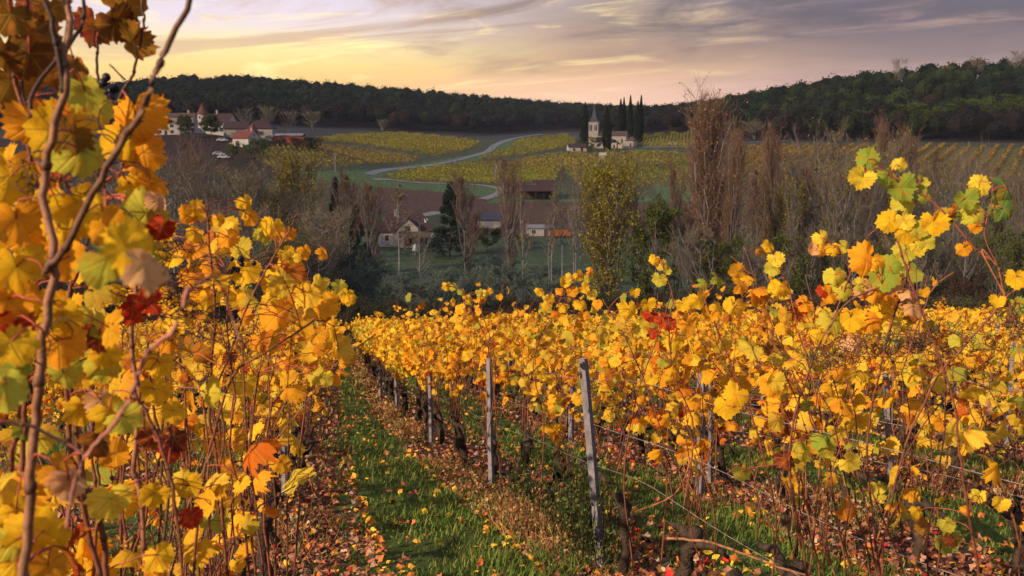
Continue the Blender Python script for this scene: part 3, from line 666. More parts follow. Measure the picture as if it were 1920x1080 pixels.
LEFT2 = hand_vine('slender left vine with red-edged leaves and pale pink crossing stem, before the grass', (-.50, 1.9), [
    ([(205, 1130, 1.6), (165, 1000, 1.6), (145, 830, 1.6), (130, 720, 1.6), (124, 640, 1.6), (140, 520, 1.6), (175, 420, 1.6), (195, 250, 1.6)], .0065, RB),
    ([(275, 1130, 1.7), (265, 940, 1.7), (250, 870, 1.7), (262, 740, 1.7), (245, 650, 1.7), (255, 545, 1.7), (240, 430, 1.7), (228, 330, 1.7), (232, 290, 1.7)], .0062, (.26, .11, .06)),
    ([(195, 400, 1.6), (200, 240, 1.6), (235, 165, 1.6), (252, 135, 1.6), (262, 80, 1.6), (270, 38, 1.6), (266, 4, 1.6)], .0036, (.07, .03, .02)),
    ([(200, 240, 1.6), (183, 140, 1.6), (182, 70, 1.6)], .0036, DK), ([(235, 150, 1.6), (205, 120, 1.6)], .002, DK),
    ([(353, 540, .85), (330, 605, .85), (267, 675, .85), (250, 735, .85), (207, 803, .85), (160, 855, .85), (135, 927, .85), (125, 990, .85)], .0030, PK),
    ([(340, 560, .9), (400, 520, .95), (430, 580, 1.0), (450, 640, 1.0)], .0017, PK),
    ([(205, 1100, 1.5), (185, 960, 1.5), (140, 870, 1.5), (128, 790, 1.5), (125, 700, 1.5)], .0065, RB),
    ([(250, 730, 1.4), (300, 830, 1.4), (330, 950, 1.4), (345, 1120, 1.4)], .004, RB),
    ([(300, 1100, 1.9), (315, 900, 1.9), (290, 780, 1.9), (282, 700, 1.9), (275, 640, 1.9)], .0042, (.10, .045, .03)),
    ([(430, 1130, 2.2), (412, 900, 2.2), (393, 770, 2.2), (402, 600, 2.2), (398, 500, 2.2), (384, 385, 2.2)], .0048, RB),
    ([(390, 760, 2.2), (420, 690, 2.2), (470, 560, 2.2), (520, 470, 2.2), (545, 430, 2.2), (556, 400, 2.2)], .0032, RB),
    ([(360, 1120, 2.0), (375, 930, 2.0), (405, 800, 2.0), (440, 700, 2.0), (500, 660, 2.0), (590, 600, 2.1)], .0040, RB),
    ([(470, 1130, 2.4), (455, 950, 2.4), (430, 840, 2.4), (440, 740, 2.4), (425, 620, 2.4), (430, 520, 2.4)], .0042, RB),
    ([(400, 1120, 2.3), (392, 980, 2.3), (420, 820, 2.3), (400, 720, 2.3)], .0040, RB),
    ([(500, 1110, 2.6), (480, 960, 2.6), (470, 830, 2.6), (485, 700, 2.6)], .004, RB),
]+EXTRA, [
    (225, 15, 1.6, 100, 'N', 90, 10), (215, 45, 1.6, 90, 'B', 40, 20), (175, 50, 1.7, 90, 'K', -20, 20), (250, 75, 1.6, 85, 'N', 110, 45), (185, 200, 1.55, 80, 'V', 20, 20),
    (255, 215, 1.5, 120, 'O', 10, 5), (245, 260, 1.5, 110, 'Y', 0, 10), (270, 285, 1.5, 105, 'O', 70, 5), (285, 345, 1.6, 70, 'O', 0, 20), (270, 330, 1.6, 60, 'Y', 20, 20), (245, 345, 1.6, 55, 'Y', 0, 10), (297, 375, 1.5, 55, 'P', -10, 50),
    (275, 400, 1.5, 110, 'V', -40, 5), (265, 385, 1.5, 70, 'R', 100, 5), (305, 425, 1.5, 60, 'R', -30, 10), (250, 575, 1.6, 70, 'R', 60, 20), (280, 570, 1.6, 65, 'R', -80, 20), (175, 600, 1.5, 80, 'V', -30, 20), (185, 630, 1.5, 75, 'K', 0, 30),
    (195, 680, 1.5, 100, 'V', -50, 10), (200, 660, 1.5, 70, 'Y', 30, 10), (230, 780, 1.3, 80, 'V', 70, 10), (205, 770, 1.4, 85, 'Y', 40, 20), (185, 820, 1.4, 80, 'B', 30, 20), (215, 850, 1.5, 70, 'O', 60, 10), (285, 820, 1.5, 60, 'K', -70, 30), (325, 820, 1.5, 70, 'K', 60, 30), (320, 845, 1.5, 50, 'R', 0, 10),
    (207, 935, 1.3, 95, 'L', 5, 0), (290, 925, 1.7, 65, 'Y', -20, 5), (355, 910, 1.8, 60, 'Y', 20, 5), (345, 900, 1.8, 55, 'L', -60, 20), (325, 770, 1.7, 60, 'Y', 0, 20), (290, 730, 1.7, 70, 'Y', 10, 10), (300, 680, 1.8, 70, 'Y', -20, 10), (320, 640, 1.9, 60, 'O', 0, 20), (360, 965, 1.8, 55, 'R', 0, 20), (295, 1040, 1.6, 70, 'Y', 20, 10), (290, 1060, 1.7, 60, 'O', -30, 10), (190, 750, 1.5, 70, 'P', 0, 30), (155, 760, 1.5, 80, 'Y', 0, 20),
    (365, 395, 2.2, 52, 'Y', 60, 30), (350, 405, 2.2, 45, 'O', -50, 30), (318, 425, 2.2, 45, 'Y', 40, 10), (365, 438, 2.2, 40, 'Y', -60, 20), (320, 478, 2.2, 62, 'Y', -60, 10), (348, 468, 2.2, 45, 'O', 20, 10), (462, 380, 2.3, 38, 'Y', 20, 20), (458, 395, 2.3, 34, 'L', 80, 20), (470, 405, 2.3, 38, 'O', 30, 20), (410, 412, 2.2, 35, 'Y', 10, 20), (428, 445, 2.2, 50, 'O', 10, 5), (512, 425, 2.3, 58, 'Y', -20, 20), (500, 440, 2.3, 45, 'V', -30, 30), (542, 435, 2.3, 36, 'O', 20, 30), (525, 445, 2.3, 30, 'Y', 0, 10), (572, 470, 2.6, 36, 'O', 20, 20), (606, 470, 2.7, 34, 'O', 50, 50), (535, 475, 2.5, 40, 'Y', 30, 10), (545, 485, 2.5, 40, 'L', -20, 10), (370, 545, 2.2, 50, 'O', 10, 10), (360, 520, 2.2, 60, 'O', 0, 10), (390, 560, 2.2, 60, 'Y', 0, 10), (530, 530, 2.4, 85, 'Y', 0, 5), (520, 590, 2.4, 80, 'O', 10, 5), (460, 500, 2.4, 75, 'Y', -20, 10), (580, 570, 2.7, 60, 'L', -20, 15), (612, 555, 3.6, 45, 'L', 20, 20), (635, 535, 3.8, 40, 'V', 40, 30), (650, 550, 3.8, 38, 'Y', -20, 10), (600, 530, 3.7, 40, 'L', -30, 20), (620, 575, 3.6, 45, 'Y', 20, 10), (655, 560, 3.8, 34, 'Y', 50, 10),
], rand=[([(330, 450), (420, 420), (560, 480), (640, 580), (640, 700), (560, 760), (520, 700), (420, 560)], 62, 2.0, 3.4, .078, YELLOW, .6), ([(150, 470), (330, 420), (420, 560), (500, 720), (470, 760), (200, 760)], 26, 1.7, 2.5, .082, RUSTY, .6), ([(300, 760), (560, 760), (540, 1000), (420, 1080), (250, 1080)], 14, 1.9, 3.0, .07, RUSTY, .6)],
   tendrils=[(330, 555, 1.8, .04, .04, 55), (400, 640, 2.1, .06, .04, 50), (320, 470, 1.9, .03, .03, 14)], grapes=[(446, 503, 2.3, 7), (508, 520, 2.4, 7)])
def RV(label, foot, canes, leaves, **k): return hand_vine(label, foot, canes, leaves, **k)
RV('vine with a long arching shoot of green leaves at the upper right', (1.95, 2.55), [
    ([(1640, 312, 2.6), (1680, 333, 2.6), (1740, 372, 2.6), (1790, 420, 2.6), (1830, 468, 2.6), (1870, 500, 2.6), (1885, 560, 2.6), (1905, 610, 2.6), (1950, 720, 2.6)], .0040, (.24, .07, .045)),
    ([(1872, 500, 2.6), (1846, 440, 2.6), (1858, 385, 2.6), (1862, 345, 2.6)], .0022, (.24, .06, .045)),
    ([(1960, 500, 2.6), (1905, 540, 2.6), (1850, 600, 2.6), (1795, 665, 2.6), (1762, 700, 2.6), (1700, 830, 2.6), (1660, 1000, 2.6), (1650, 1150, 2.6)], .0046, RB),
    ([(1870, 500, 2.6), (1840, 470, 2.6), (1900, 590, 2.6), (1915, 680, 2.6), (1960, 760, 2.6)], .003, (.30, .11, .05)),
    ([(1850, 1150, 2.6), (1822, 1000, 2.6), (1800, 860, 2.6), (1790, 765, 2.6), (1760, 665, 2.6), (1718, 560, 2.6), (1682, 452, 2.6)], .0050, RB),
    ([(1790, 510, 2.6), (1750, 540, 2.6), (1725, 600, 2.6), (1690, 700, 2.6)], .003, RB),
    ([(1950, 560, 2.5), (1905, 590, 2.5), (1935, 640, 2.5)], .002, DK),
], [
    (1626, 300, 2.6, 52, 'G', 160, 5), (1618, 333, 2.6, 55, 'L', -20, 5), (1612, 330, 2.6, 44, 'V', -70, 10), (1665, 329, 2.6, 50, 'G', 20, 15), (1690, 352, 2.6, 66, 'G', 30, 10), (1687, 312, 2.6, 34, 'L', 160, 10), (1703, 376, 2.6, 58, 'V', -10, 10), (1738, 362, 2.6, 42, 'G', 60, 30), (1728, 340, 2.6, 30, 'V', 120, 40), (1750, 415, 2.6, 60, 'Y', 10, 5),
    (1811, 372, 2.6, 55, 'G', 20, 20), (1836, 347, 2.6, 48, 'L', 150, 20), (1889, 357, 2.6, 62, 'D', 60, 30), (1881, 392, 2.6, 58, 'D', 40, 25), (1826, 403, 2.6, 55, 'V', 10, 20), (1807, 464, 2.6, 36, 'O', 20, 15), (1779, 400, 2.6, 44, 'G', 0, 20), (1790, 395, 2.6, 36, 'O', 40, 20), (1830, 425, 2.6, 30, 'O', 10, 20),
    (1905, 520, 2.6, 50, 'Y', 0, 20), (1905, 570, 2.6, 46, 'G', 20, 15), (1870, 565, 2.6, 34, 'Y', -10, 20), (1800, 635, 2.6, 40, 'V', 0, 30), (1850, 765, 2.6, 34, 'P', 30, 40),
    (1838, 930, 2.7, 34, 'L', 0, 5), (1830, 928, 2.7, 28, 'V', 60, 10), (1720, 958, 2.7, 32, 'Y', 0, 10), (1775, 980, 2.7, 40, 'V', 20, 30), (1790, 1010, 2.7, 38, 'K', 0, 40), (1815, 955, 2.7, 28, 'O', -40, 30), (1850, 750, 2.7, 40, 'L', 10, 10),
], tendrils=[(1690, 645, 2.7, .13, .012, 90), (1765, 640, 2.7, .05, .02, 40), (1905, 600, 2.6, .03, .02, 30), (1560, 672, 2.8, .12, .010, 40)])
RV('vine with crossed red-brown canes topped by green and pinkish leaves, right of centre', (1.42, 2.85), [
    ([(1525, 1150, 2.9), (1500, 1000, 2.9), (1480, 890, 2.9), (1486, 800, 2.9), (1512, 710, 2.9), (1545, 630, 2.9), (1600, 560, 2.9), (1700, 520, 2.9)], .0052, RB),
    ([(1660, 1150, 3.0), (1640, 1000, 3.0), (1625, 850, 3.0), (1640, 740, 3.0), (1668, 620, 3.0), (1700, 520, 3.0), (1705, 470, 3.0)], .0048, RB),
    ([(1512, 1130, 3.1), (1530, 950, 3.1), (1540, 800, 3.1), (1520, 700, 3.1), (1497, 620, 3.1), (1479, 540, 3.1), (1468, 520, 3.1)], .0045, (.22, .07, .035)),
    ([(1545, 650, 3.0), (1570, 580, 3.0), (1585, 540, 3.0), (1605, 478, 3.0)], .004, RB),
    ([(1600, 560, 3.0), (1590, 500, 3.0), (1577, 478, 3.0)], .002, RB),
    ([(1440, 1150, 3.2), (1455, 980, 3.2), (1430, 850, 3.2), (1410, 780, 3.2), (1370, 680, 3.2), (1345, 620, 3.2), (1320, 560, 3.2)], .0045, RB),
    ([(1345, 620, 3.2), (1390, 560, 3.2), (1412, 545, 3.2)], .0022, RB), ([(1430, 620, 3.2), (1395, 590, 3.2), (1372, 570, 3.2)], .0022, (.28, .09, .05)),
], [
    (1669, 415, 2.9, 52, 'Y', -80, 20), (1695, 412, 2.9, 46, 'L', 20, 10), (1700, 436, 2.9, 50, 'Y', 0, 10), (1720, 430, 2.9, 46, 'V', 60, 30), (1718, 462, 2.9, 44, 'L', 30, 10), (1735, 455, 2.9, 40, 'V', 60, 20), (1697, 470, 2.9, 50, 'V', 0, 10),
    (1625, 487, 2.9, 78, 'O', -60, 10), (1640, 490, 2.9, 50, 'Y', 10, 10), (1655, 515, 2.9, 70, 'G', 10, 5), (1668, 500, 2.9, 60, 'G', 60, 10), (1680, 525, 2.9, 62, 'P', 30, 15), (1644, 548, 2.9, 60, 'O', -10, 10), (1618, 540, 2.9, 48, 'P', 70, 10), (1705, 545, 2.9, 40, 'P', 0, 40), (1712, 575, 2.9, 50, 'P', 40, 50), (1610, 535, 2.9, 34, 'V', 90, 20),
    (1565, 515, 3.0, 50, 'V', 0, 5), (1578, 545, 3.0, 52, 'V', 20, 10), (1555, 550, 3.0, 44, 'O', -30, 20), (1545, 545, 3.0, 34, 'R', -40, 20), (1540, 445, 3.0, 36, 'L', 20, 10), (1540, 465, 3.0, 40, 'Y', -20, 10), (1525, 470, 3.0, 30, 'P', -70, 20), (1562, 466, 3.0, 36, 'Y', 10, 10), (1582, 462, 3.0, 34, 'V', 40, 10), (1440, 460, 3.1, 30, 'Y', -30, 20), (1453, 484, 3.1, 38, 'L', 20, 10), (1447, 502, 3.1, 36, 'V', 0, 10), (1462, 537, 3.1, 48, 'Y', -20, 10), (1510, 568, 3.1, 42, 'O', -40, 20), (1507, 575, 3.1, 34, 'R', 0, 20),
    (1595, 595, 3.0, 60, 'Y', 0, 10), (1625, 600, 3.0, 60, 'O', 10, 5), (1560, 600, 3.0, 60, 'V', -30, 15), (1655, 590, 3.0, 55, 'Y', 20, 10), (1672, 610, 3.0, 60, 'L', 30, 30), (1540, 625, 3.0, 50, 'Y', 30, 20), (1605, 640, 3.0, 60, 'P', 10, 30), (1680, 640, 3.0, 50, 'V', 0, 20), (1376, 570, 3.2, 50, 'Y', -20, 10), (1388, 535, 3.2, 40, 'O', 90, 40), (1345, 520, 3.2, 38, 'G', 80, 50), (1320, 530, 3.2, 32, 'G', 80, 50), (1310, 560, 3.2, 44, 'Y', 20, 20), (1330, 590, 3.2, 38, 'O', -30, 20), (1345, 575, 3.2, 38, 'Y', 30, 20),
    (1380, 740, 2.9, 60, 'Y', -30, 10), (1360, 760, 2.9, 60, 'Y', 10, 5), (1445, 725, 2.9, 50, 'O', 0, 10), (1455, 715, 2.9, 45, 'L', 30, 20), (1375, 795, 3.0, 36, 'O', 0, 20), (1391, 885, 2.9, 42, 'V', 0, 5), (1545, 820, 2.9, 52, 'G', 10, 10), (1550, 840, 2.9, 50, 'V', 30, 10), (1508, 845, 2.9, 50, 'L', 40, 40), (1475, 860, 2.9, 52, 'K', 0, 30), (1592, 865, 2.9, 50, 'L', 60, 5), (1500, 830, 2.9, 40, 'V', 0, 50),
], rand=[([(1450, 590), (1700, 560), (1750, 680), (1700, 740), (1450, 720)], 22, 2.9, 3.2, .07, YELLOW, .6)], grapes=[])
RV('vine carrying a cluster of bright red leaves at its top', (1.02, 4.2), [
    ([(1330, 1100, 4.3), (1290, 960, 4.3), (1300, 800, 4.3), (1262, 700, 4.3), (1255, 600, 4.3), (1262, 560, 4.3), (1240, 490, 4.3)], .005, RB),
    ([(1190, 1080, 4.3), (1170, 900, 4.3), (1190, 760, 4.3), (1215, 680, 4.3), (1238, 620, 4.3), (1260, 545, 4.3)], .0045, RB),
    ([(1240, 1060, 4.3), (1250, 880, 4.3), (1225, 760, 4.3), (1180, 650, 4.3), (1130, 560, 4.3)], .0045, RB),
    ([(1250, 1010, 4.3), (1320, 1015, 4.25), (1400, 1040, 4.2), (1480, 1070, 4.15), (1560, 1090, 4.1)], .0085, (.30, .13, .07)),
    ([(1190, 960, 4.2), (1260, 930, 4.2), (1290, 880, 4.2), (1300, 830, 4.2)], .005, (.34, .11, .05)),
], [(1222, 590, 4.3, 34, 'R', -60, 5), (1252, 603, 4.3, 40, 'R', 40, 5), (1222, 623, 4.3, 30, 'R', 0, 10), (1238, 597, 4.3, 34, 'R', 0, 20), (1228, 487, 4.3, 26, 'Y', -20, 10), (1240, 498, 4.3, 26, 'L', 30, 10), (1236, 522, 4.3, 34, 'V', -10, 5), (1250, 507, 4.3, 22, 'V', 80, 30), (1190, 548, 4.3, 24, 'Y', 0, 20), (1215, 570, 4.3, 36, 'Y', 10, 10), (1280, 570, 4.3, 36, 'Y', 20, 10), (1180, 580, 4.3, 44, 'Y', 0, 10), (1200, 610, 4.3, 44, 'L', 30, 10), (1265, 640, 4.3, 44, 'Y', -20, 10), (1290, 610, 4.3, 40, 'O', 20, 20)],
   rand=[([(1140, 580), (1310, 580), (1320, 700), (1140, 720)], 30, 4.2, 4.7, .075, YELLOW, .6)])
RV('vine whose arching yellow shoot rises above the row at the centre', (.72, 6.2), [
    ([(1010, 960, 6.3), (1020, 800, 6.3), (1000, 680, 6.3), (1040, 590, 6.3), (1060, 540, 6.3), (1085, 518, 6.3), (1108, 512, 6.3)], .005, RB),
    ([(940, 950, 6.3), (930, 780, 6.3), (915, 650, 6.3), (880, 575, 6.3), (868, 545, 6.3), (835, 535, 6.3)], .005, RB),
    ([(900, 900, 6.5), (930, 700, 6.5), (905, 590, 6.5), (900, 548, 6.5)], .005, RB),
], [(838, 535, 6.3, 22, 'Y', 0, 20), (852, 537, 6.3, 20, 'V', 30, 20), (866, 546, 6.3, 20, 'G', 0, 20), (900, 548, 6.3, 20, 'V', 20, 20), (912, 550, 6.3, 20, 'L', -20, 20), (880, 560, 6.3, 18, 'Y', 0, 20), (1107, 508, 6.3, 20, 'O', 90, 20), (1104, 520, 6.3, 22, 'V', 0, 20), (1085, 515, 6.3, 26, 'Y', 40, 20), (1070, 520, 6.3, 24, 'L', -20, 20), (1058, 530, 6.3, 26, 'Y', -50, 20), (1052, 545, 6.3, 24, 'O', 0, 20), (1072, 545, 6.3, 28, 'O', 20, 20), (1095, 540, 6.3, 26, 'Y', 60, 20), (1110, 550, 6.3, 26, 'L', 20, 20), (1012, 545, 6.3, 22, 'Y', 0, 20), (1030, 560, 6.3, 26, 'Y', 20, 20), (1020, 575, 6.3, 26, 'V', 0, 20), (1090, 570, 6.3, 32, 'Y', 0, 20), (1060, 575, 6.3, 32, 'Y', 0, 20)],
   rand=[([(850, 570), (1120, 560), (1140, 680), (860, 700)], 45, 6.1, 6.9, .085, YELLOW, .6)])

# ------------------------------------------------------------------ ground cover near the camera
latof = rowlat
def grass():
    N_ = 170000; d = 2.2*np.exp(rng.random(N_)*2.55); an = R(1)*rng.uniform(-33, 31, N_); x = np.sin(an)*d; y = np.cos(an)*d
    dr = np.abs((latof(x, y)-ROW0+SPACING/2) % SPACING-SPACING/2); edge = .42+.12*np.sin(x*2.1+y*1.3)+.10*np.sin(y*3.7)
    keep = (dr > edge) | (rng.random(N_) < .12); patch = np.sin(x*3.1+y*1.1)+np.sin(y*2.3-x*1.7)
    keep &= rng.random(N_) < .75+.25*patch
    x, y, d, patch = x[keep], y[keep], d[keep], patch[keep]; n = len(x); z = H(x, y)
    hh = rng.uniform(.022, .075, n)*(1+.3*patch)*(1+d*.02); w = .0022*(1+d/4.5); az = rng.uniform(0, 6.283, n); ln = rng.uniform(.3, 1.1, n)*hh
    ux, uy = np.cos(az), np.sin(az); b = np.stack([x, y, z-.005], 1)
    side = np.stack([-uy, ux, 0*ux], 1)*w[:, None]; fw = np.stack([ux, uy, 0*ux], 1)
    mid = b+fw*(ln*.35)[:, None]+np.array([0, 0, 1])*(hh*.6)[:, None]; tip = b+fw*ln[:, None]+np.array([0, 0, 1])*hh[:, None]
    V = np.stack([b-side, b+side, mid+side*.7, mid-side*.7, tip], 1).reshape(-1, 3); i = np.arange(n)[:, None]*5
    c = np.array([(.115, .180, .032)])*rng.uniform(.6, 1.35, (n, 1)); yl = rng.random(n) < .24; c[yl] = np.array([(.22, .20, .05)])*rng.uniform(.6, 1.2, (yl.sum(), 1))
    g = Geo(); g.add(V, [i+np.array([0, 1, 2, 3]), i+np.array([3, 2, 4])], np.repeat(c, 5, 0))
    tag(g.obj('grass', M['grass']), 'green grass with yellow blades growing between the vine rows', 'grass', kind='stuff')
def litter():
    N_ = 44000; d = 2.0*np.exp(rng.random(N_)**.8*2.75); an = R(1)*rng.uniform(-33, 31, N_); x = np.sin(an)*d; y = np.cos(an)*d
    dr = np.abs((latof(x, y)-ROW0+SPACING/2) % SPACING-SPACING/2); keep = rng.random(N_) < np.where(dr < .66, .95, .09); x, y, d, dr = x[keep], y[keep], d[keep], dr[keep]
    n = len(x); z = H(x, y)+rng.uniform(.008, .035, n)+np.where(dr < .6, 0, .03)
    pal = np.array([(.30, .11, .06), (.36, .18, .12), (.22, .07, .04), (.42, .13, .03), (.55, .26, .03), (.40, .025, .02), (.42, .27, .20), (.14, .06, .04), (.62, .38, .03)])
    c = pal[rng.choice(9, n, p=[.25, .15, .20, .08, .05, .04, .09, .12, .02])]*rng.uniform(.7, 1.2, (n, 1)); og = dr > .62; c[og] = pal[rng.choice([3, 4, 8, 0], og.sum())]
    nr = np.c_[rng.normal(0, .45, (n, 2)), np.ones(n)]; tp = np.c_[rng.normal(0, 1, (n, 2)), rng.normal(0, .2, n)]; s = rng.uniform(.018, .044, n)*(1+d*.012)
    Mx = frames(nr, tp)*s[:, None, None]; g = Geo(); wh = rng.integers(0, 4, n); L4 = [leaf_template(11, 20+q, bb, teeth=.1, ring=False) for q, bb in ((1, .9), (2, .5), (3, -.8), (4, .2))]
    for k, (V, F, U) in enumerate(L4): q = wh == k; g.inst(V, F, Mx[q], np.c_[x, y, z][q], c[q], U)
    tag(g.obj('fallen_leaves', M['litter']), 'brown red and yellow leaves strewn beneath the vines', 'fallen leaves', kind='stuff')
def weeds():
    N_ = 15000; al = 3.5*np.exp(rng.random(N_)*2.6); k = rng.choice([0, 1, 1, 1, 2, 3], N_); la = ROW0+SPACING*k+np.where(k > 0, bend(al), 0)+np.where(k == 1, rng.normal(-.38, .13, N_), rng.normal(0, .3, N_))
    p = RD[None]*al[:, None]+RP[None]*la[:, None]; pn = np.sin(al*1.9)+np.sin(al*.8+1); keep = rng.random(N_) < .55+.3*pn; p, al = p[keep], al[keep]; n = len(p); z = H(p[:, 0], p[:, 1])
    hh = rng.uniform(.05, .22, n)*(.6+.4*pn[keep]); b = np.c_[p, z]; t = b+np.c_[rng.normal(0, .35, (n, 2))*hh[:, None], hh]; m = (b+t)/2+rng.normal(0, .02, (n, 3))
    c = np.array([(.30, .12, .05), (.40, .24, .11), (.20, .09, .04), (.14, .16, .04)])[rng.choice(4, n, p=[.3, .3, .2, .2])]; g = Geo(); g.tubes(np.stack([b, m, t], 1), (.0013*(1+al/7))[:, None]*np.array([1, .9, .5]), 3, c)
    sm = b+(t-b)*rng.uniform(.4, 1, (n, 1)); V, F, U = T_LOW[0]; g.inst(V, F, frames(rng.normal(0, 1, (n, 3)), rng.normal(0, 1, (n, 3)))*rng.uniform(.006, .014, (n, 1, 1))*(1+al/9)[:, None, None], sm, c, U)
    tag(g.obj('dry_weeds', M['litter']), 'rusty dry weeds fringing the bare strips under the vines', 'weeds', kind='stuff')
grass(); litter(); weeds()
def weedclump(px, py, label, n=260):
    b = G([px], [py], 1.5, 60)[0]; g = Geo(); o = rng.normal(0, .10, (n, 3))*[1, 1, 0]; hh = rng.uniform(.15, .62, n); t = o*1.3+np.c_[rng.normal(0, .06, (n, 2)), hh]
    g.tubes(np.stack([o-[0, 0, .03], (o+t)/2+rng.normal(0, .02, (n, 3)), t], 1), .0022, 3, (.05, .06, .02))
    q = np.repeat(o+(t-o)*rng.uniform(.3, 1, (n, 1)), 5, 0)+rng.normal(0, .03, (n*5, 3)); V, F, U = T_LOW[1]
    c = np.array([(.07, .10, .03), (.13, .12, .03), (.05, .07, .025)])[rng.integers(0, 3, n*5)]; g.inst(V, F, frames(rng.normal(0, 1, (n*5, 3)), rng.normal(0, 1, (n*5, 3)))*rng.uniform(.010, .022, (n*5, 1, 1)), q, c, U)
    x = g.obj('weed_clump', M['litter']); x.location = b; tag(x, label, 'weeds', 'dark weed clumps')
weedclump(1075, 1010, 'dark leafy weed clump at the foot of the nearest leaning post', 150); weedclump(1120, 1060, 'low dark weeds growing beside the base of the leaning post', 120); weedclump(990, 960, 'dark weed tuft left of the leaning post under the vines', 90)

# ------------------------------------------------------------------ trees
def quads(g, pts, size, col, up=0.):
    n = len(pts); a = rng.normal(0, 1, (n, 3)); a /= np.linalg.norm(a, axis=1, keepdims=True); b = np.cross(a, rng.normal(0, 1, (n, 3))); b /= np.linalg.norm(b, axis=1, keepdims=True)+1e-9
    s = np.broadcast_to(size, (n,))[:, None]; a = a*s; b = b*s*.7
    V = np.stack([pts-a, pts-b*.9, pts+a, pts+b*.9], 1).reshape(-1, 3); g.add(V, (np.arange(n)[:, None]*4+np.arange(4)), np.repeat(col, 4, 0))
def jcol(base, n, v=.25): return np.array(base)[None]*rng.uniform(1-v, 1+v, (n, 1))*rng.uniform(.92, 1.08, (n, 3))
def tree_mesh(seed, h, env, nprim=36, nsec=9, nter=5, up=.6, trunk_c=(.12, .10, .09), twig_c=(.16, .09, .06), leaf=None, nleaf=0, lsize=.12, t0=.12, trr=.16, tw=.022, stems=1):
    """trunk, limbs and twigs grown inside an outline env(t) (radius at relative height t)"""
    global rng
    keep = rng; rng = np.random.default_rng(seed)
    tr = Geo(); cr = Geo(); P0 = []; D0 = []; L0 = []
    for s_ in range(stems):
        lean = rng.normal(0, .03+.05*(stems > 1), 2)*h; K = 8; t = np.linspace(0, 1, K)
        p = np.c_[lean[0]*t+rng.normal(0, .008*h, K)*t, lean[1]*t+rng.normal(0, .008*h, K)*t, h*t*.97-.3*(t == 0)]
        if stems > 1: p[:, :2] += rng.normal(0, .05*h, 2)*np.c_[1-.6*(1-t), 1-.6*(1-t)]
        tr.tubes(p[None], (trr*h/20*(1.15-1.08*t))[None], 6, trunk_c)
        n = nprim//stems; tt = t0+(1-t0)*rng.random(n)**.85*.96; q = np.stack([np.interp(tt, t, p[:, k]) for k in range(3)], 1); az = rng.uniform(0, 6.283, n)
        r_ = env(tt)*rng.uniform(.6, 1.1, n); rise = r_*(up/(1-min(up, .95)))*rng.uniform(.6, 1.2, n)
        rise = np.minimum(rise, (h*1.0-q[:, 2])+.4)
        P0.append(q); D0.append(np.c_[np.cos(az)*r_, np.sin(az)*r_, rise]); L0.append(tt)
    q = np.concatenate(P0); d = np.concatenate(D0); n = len(q); u = np.linspace(0, 1, 5)[None, :, None]
    pr = q[:, None]+d[:, None]*np.concatenate([u**.75, u**.75, u**1.25], 2); pr[:, 1:] += rng.normal(0, .02, (n, 4, 3))*np.linalg.norm(d, axis=1)[:, None, None]
    lens = np.linalg.norm(d, axis=1); tr.tubes(pr, (.012+.012*lens[:, None])*np.linspace(1.2, .35, 5)[None], 4, trunk_c)
    def sub(par, m, lf, spread, minl=.3):
        n = len(par); K = par.shape[1]; tt = rng.uniform(.2, 1, (n, m)); k = np.minimum((tt*(K-1)).astype(int), K-2); f = (tt*(K-1)-k)[..., None]; ii = np.arange(n)[:, None]
        b = (par[ii, k]*(1-f)+par[ii, k+1]*f).reshape(-1, 3); pd = (par[:, -1]-par[:, 0]); L_ = np.linalg.norm(pd, axis=1); pd = np.repeat(pd/(L_[:, None]+1e-9), m, 0)
        L2 = np.maximum(np.repeat(L_, m)*lf*rng.uniform(.5, 1.2, n*m), minl); dd = pd+rng.normal(0, spread, (n*m, 3)); dd[:, 2] += up*.9; dd /= np.linalg.norm(dd, axis=1, keepdims=True)
        v = np.linspace(0, 1, 3)[None, :, None]; o = b[:, None]+dd[:, None]*L2[:, None, None]*v; o[:, 1:] += rng.normal(0, .05, (n*m, 2, 3))*L2[:, None, None]; return o
    se = sub(pr, nsec, .42, .5); te = sub(se, nter, .55, .6)
    cr.tubes(se, np.array([[tw*1.1, tw*.8, tw*.5]]), 3, jcol(twig_c, len(se), .2)); cr.tubes(te, np.array([[tw*.55, tw*.45, tw*.3]]), 3, jcol(twig_c, len(te), .3))
    if nleaf:
        k = rng.integers(0, len(te), nleaf); f = rng.uniform(0, 1, (nleaf, 1)); pt = te[k, 0]*(1-f)+te[k, 2]*f+rng.normal(0, lsize, (nleaf, 3))
        cl = np.sin(pt[:, 0]*1.3+seed)+np.sin(pt[:, 1]*1.5)+np.sin(pt[:, 2]*.9+seed); cc = jcol(leaf[0], nleaf)
        if len(leaf) > 1: m_ = rng.random(nleaf) < .35+.15*cl; cc[m_] = jcol(leaf[1], m_.sum())
        quads(cr, pt, lsize*rng.uniform(.6, 1.3, nleaf), cc)
    rng = keep
    return dict(h=h, trunk=tr.mesh('trunk', M['treebark'], True), crown=cr.mesh('crown', M['foliage']))
def spindle(w, a=.5, lo=.3): return lambda t: w*np.clip(np.sin(np.pi*np.clip(t, 0, 1)**a), lo*(1-t), 1)
def round_env(w): return lambda t: w*np.sqrt(np.clip(1-((t-.55)/.5)**2, .05, 1))
def conif(w): return lambda t: w*(1.02-t)
KIND = {}
KIND['lombardy'] = [tree_mesh(11+i, 24, lambda t: 1.75*np.clip(np.minimum((t+.02)*6, 1)*(1-np.clip((t-.55)/.5, 0, 1)**1.7), .1, 1), 96, 11, 6, up=.82, twig_c=(.30, .19, .14), trunk_c=(.22, .19, .18), leaf=[(.30, .15, .06), (.42, .26, .06)], nleaf=3600, lsize=.10, t0=.02, tw=.022) for i in range(3)]
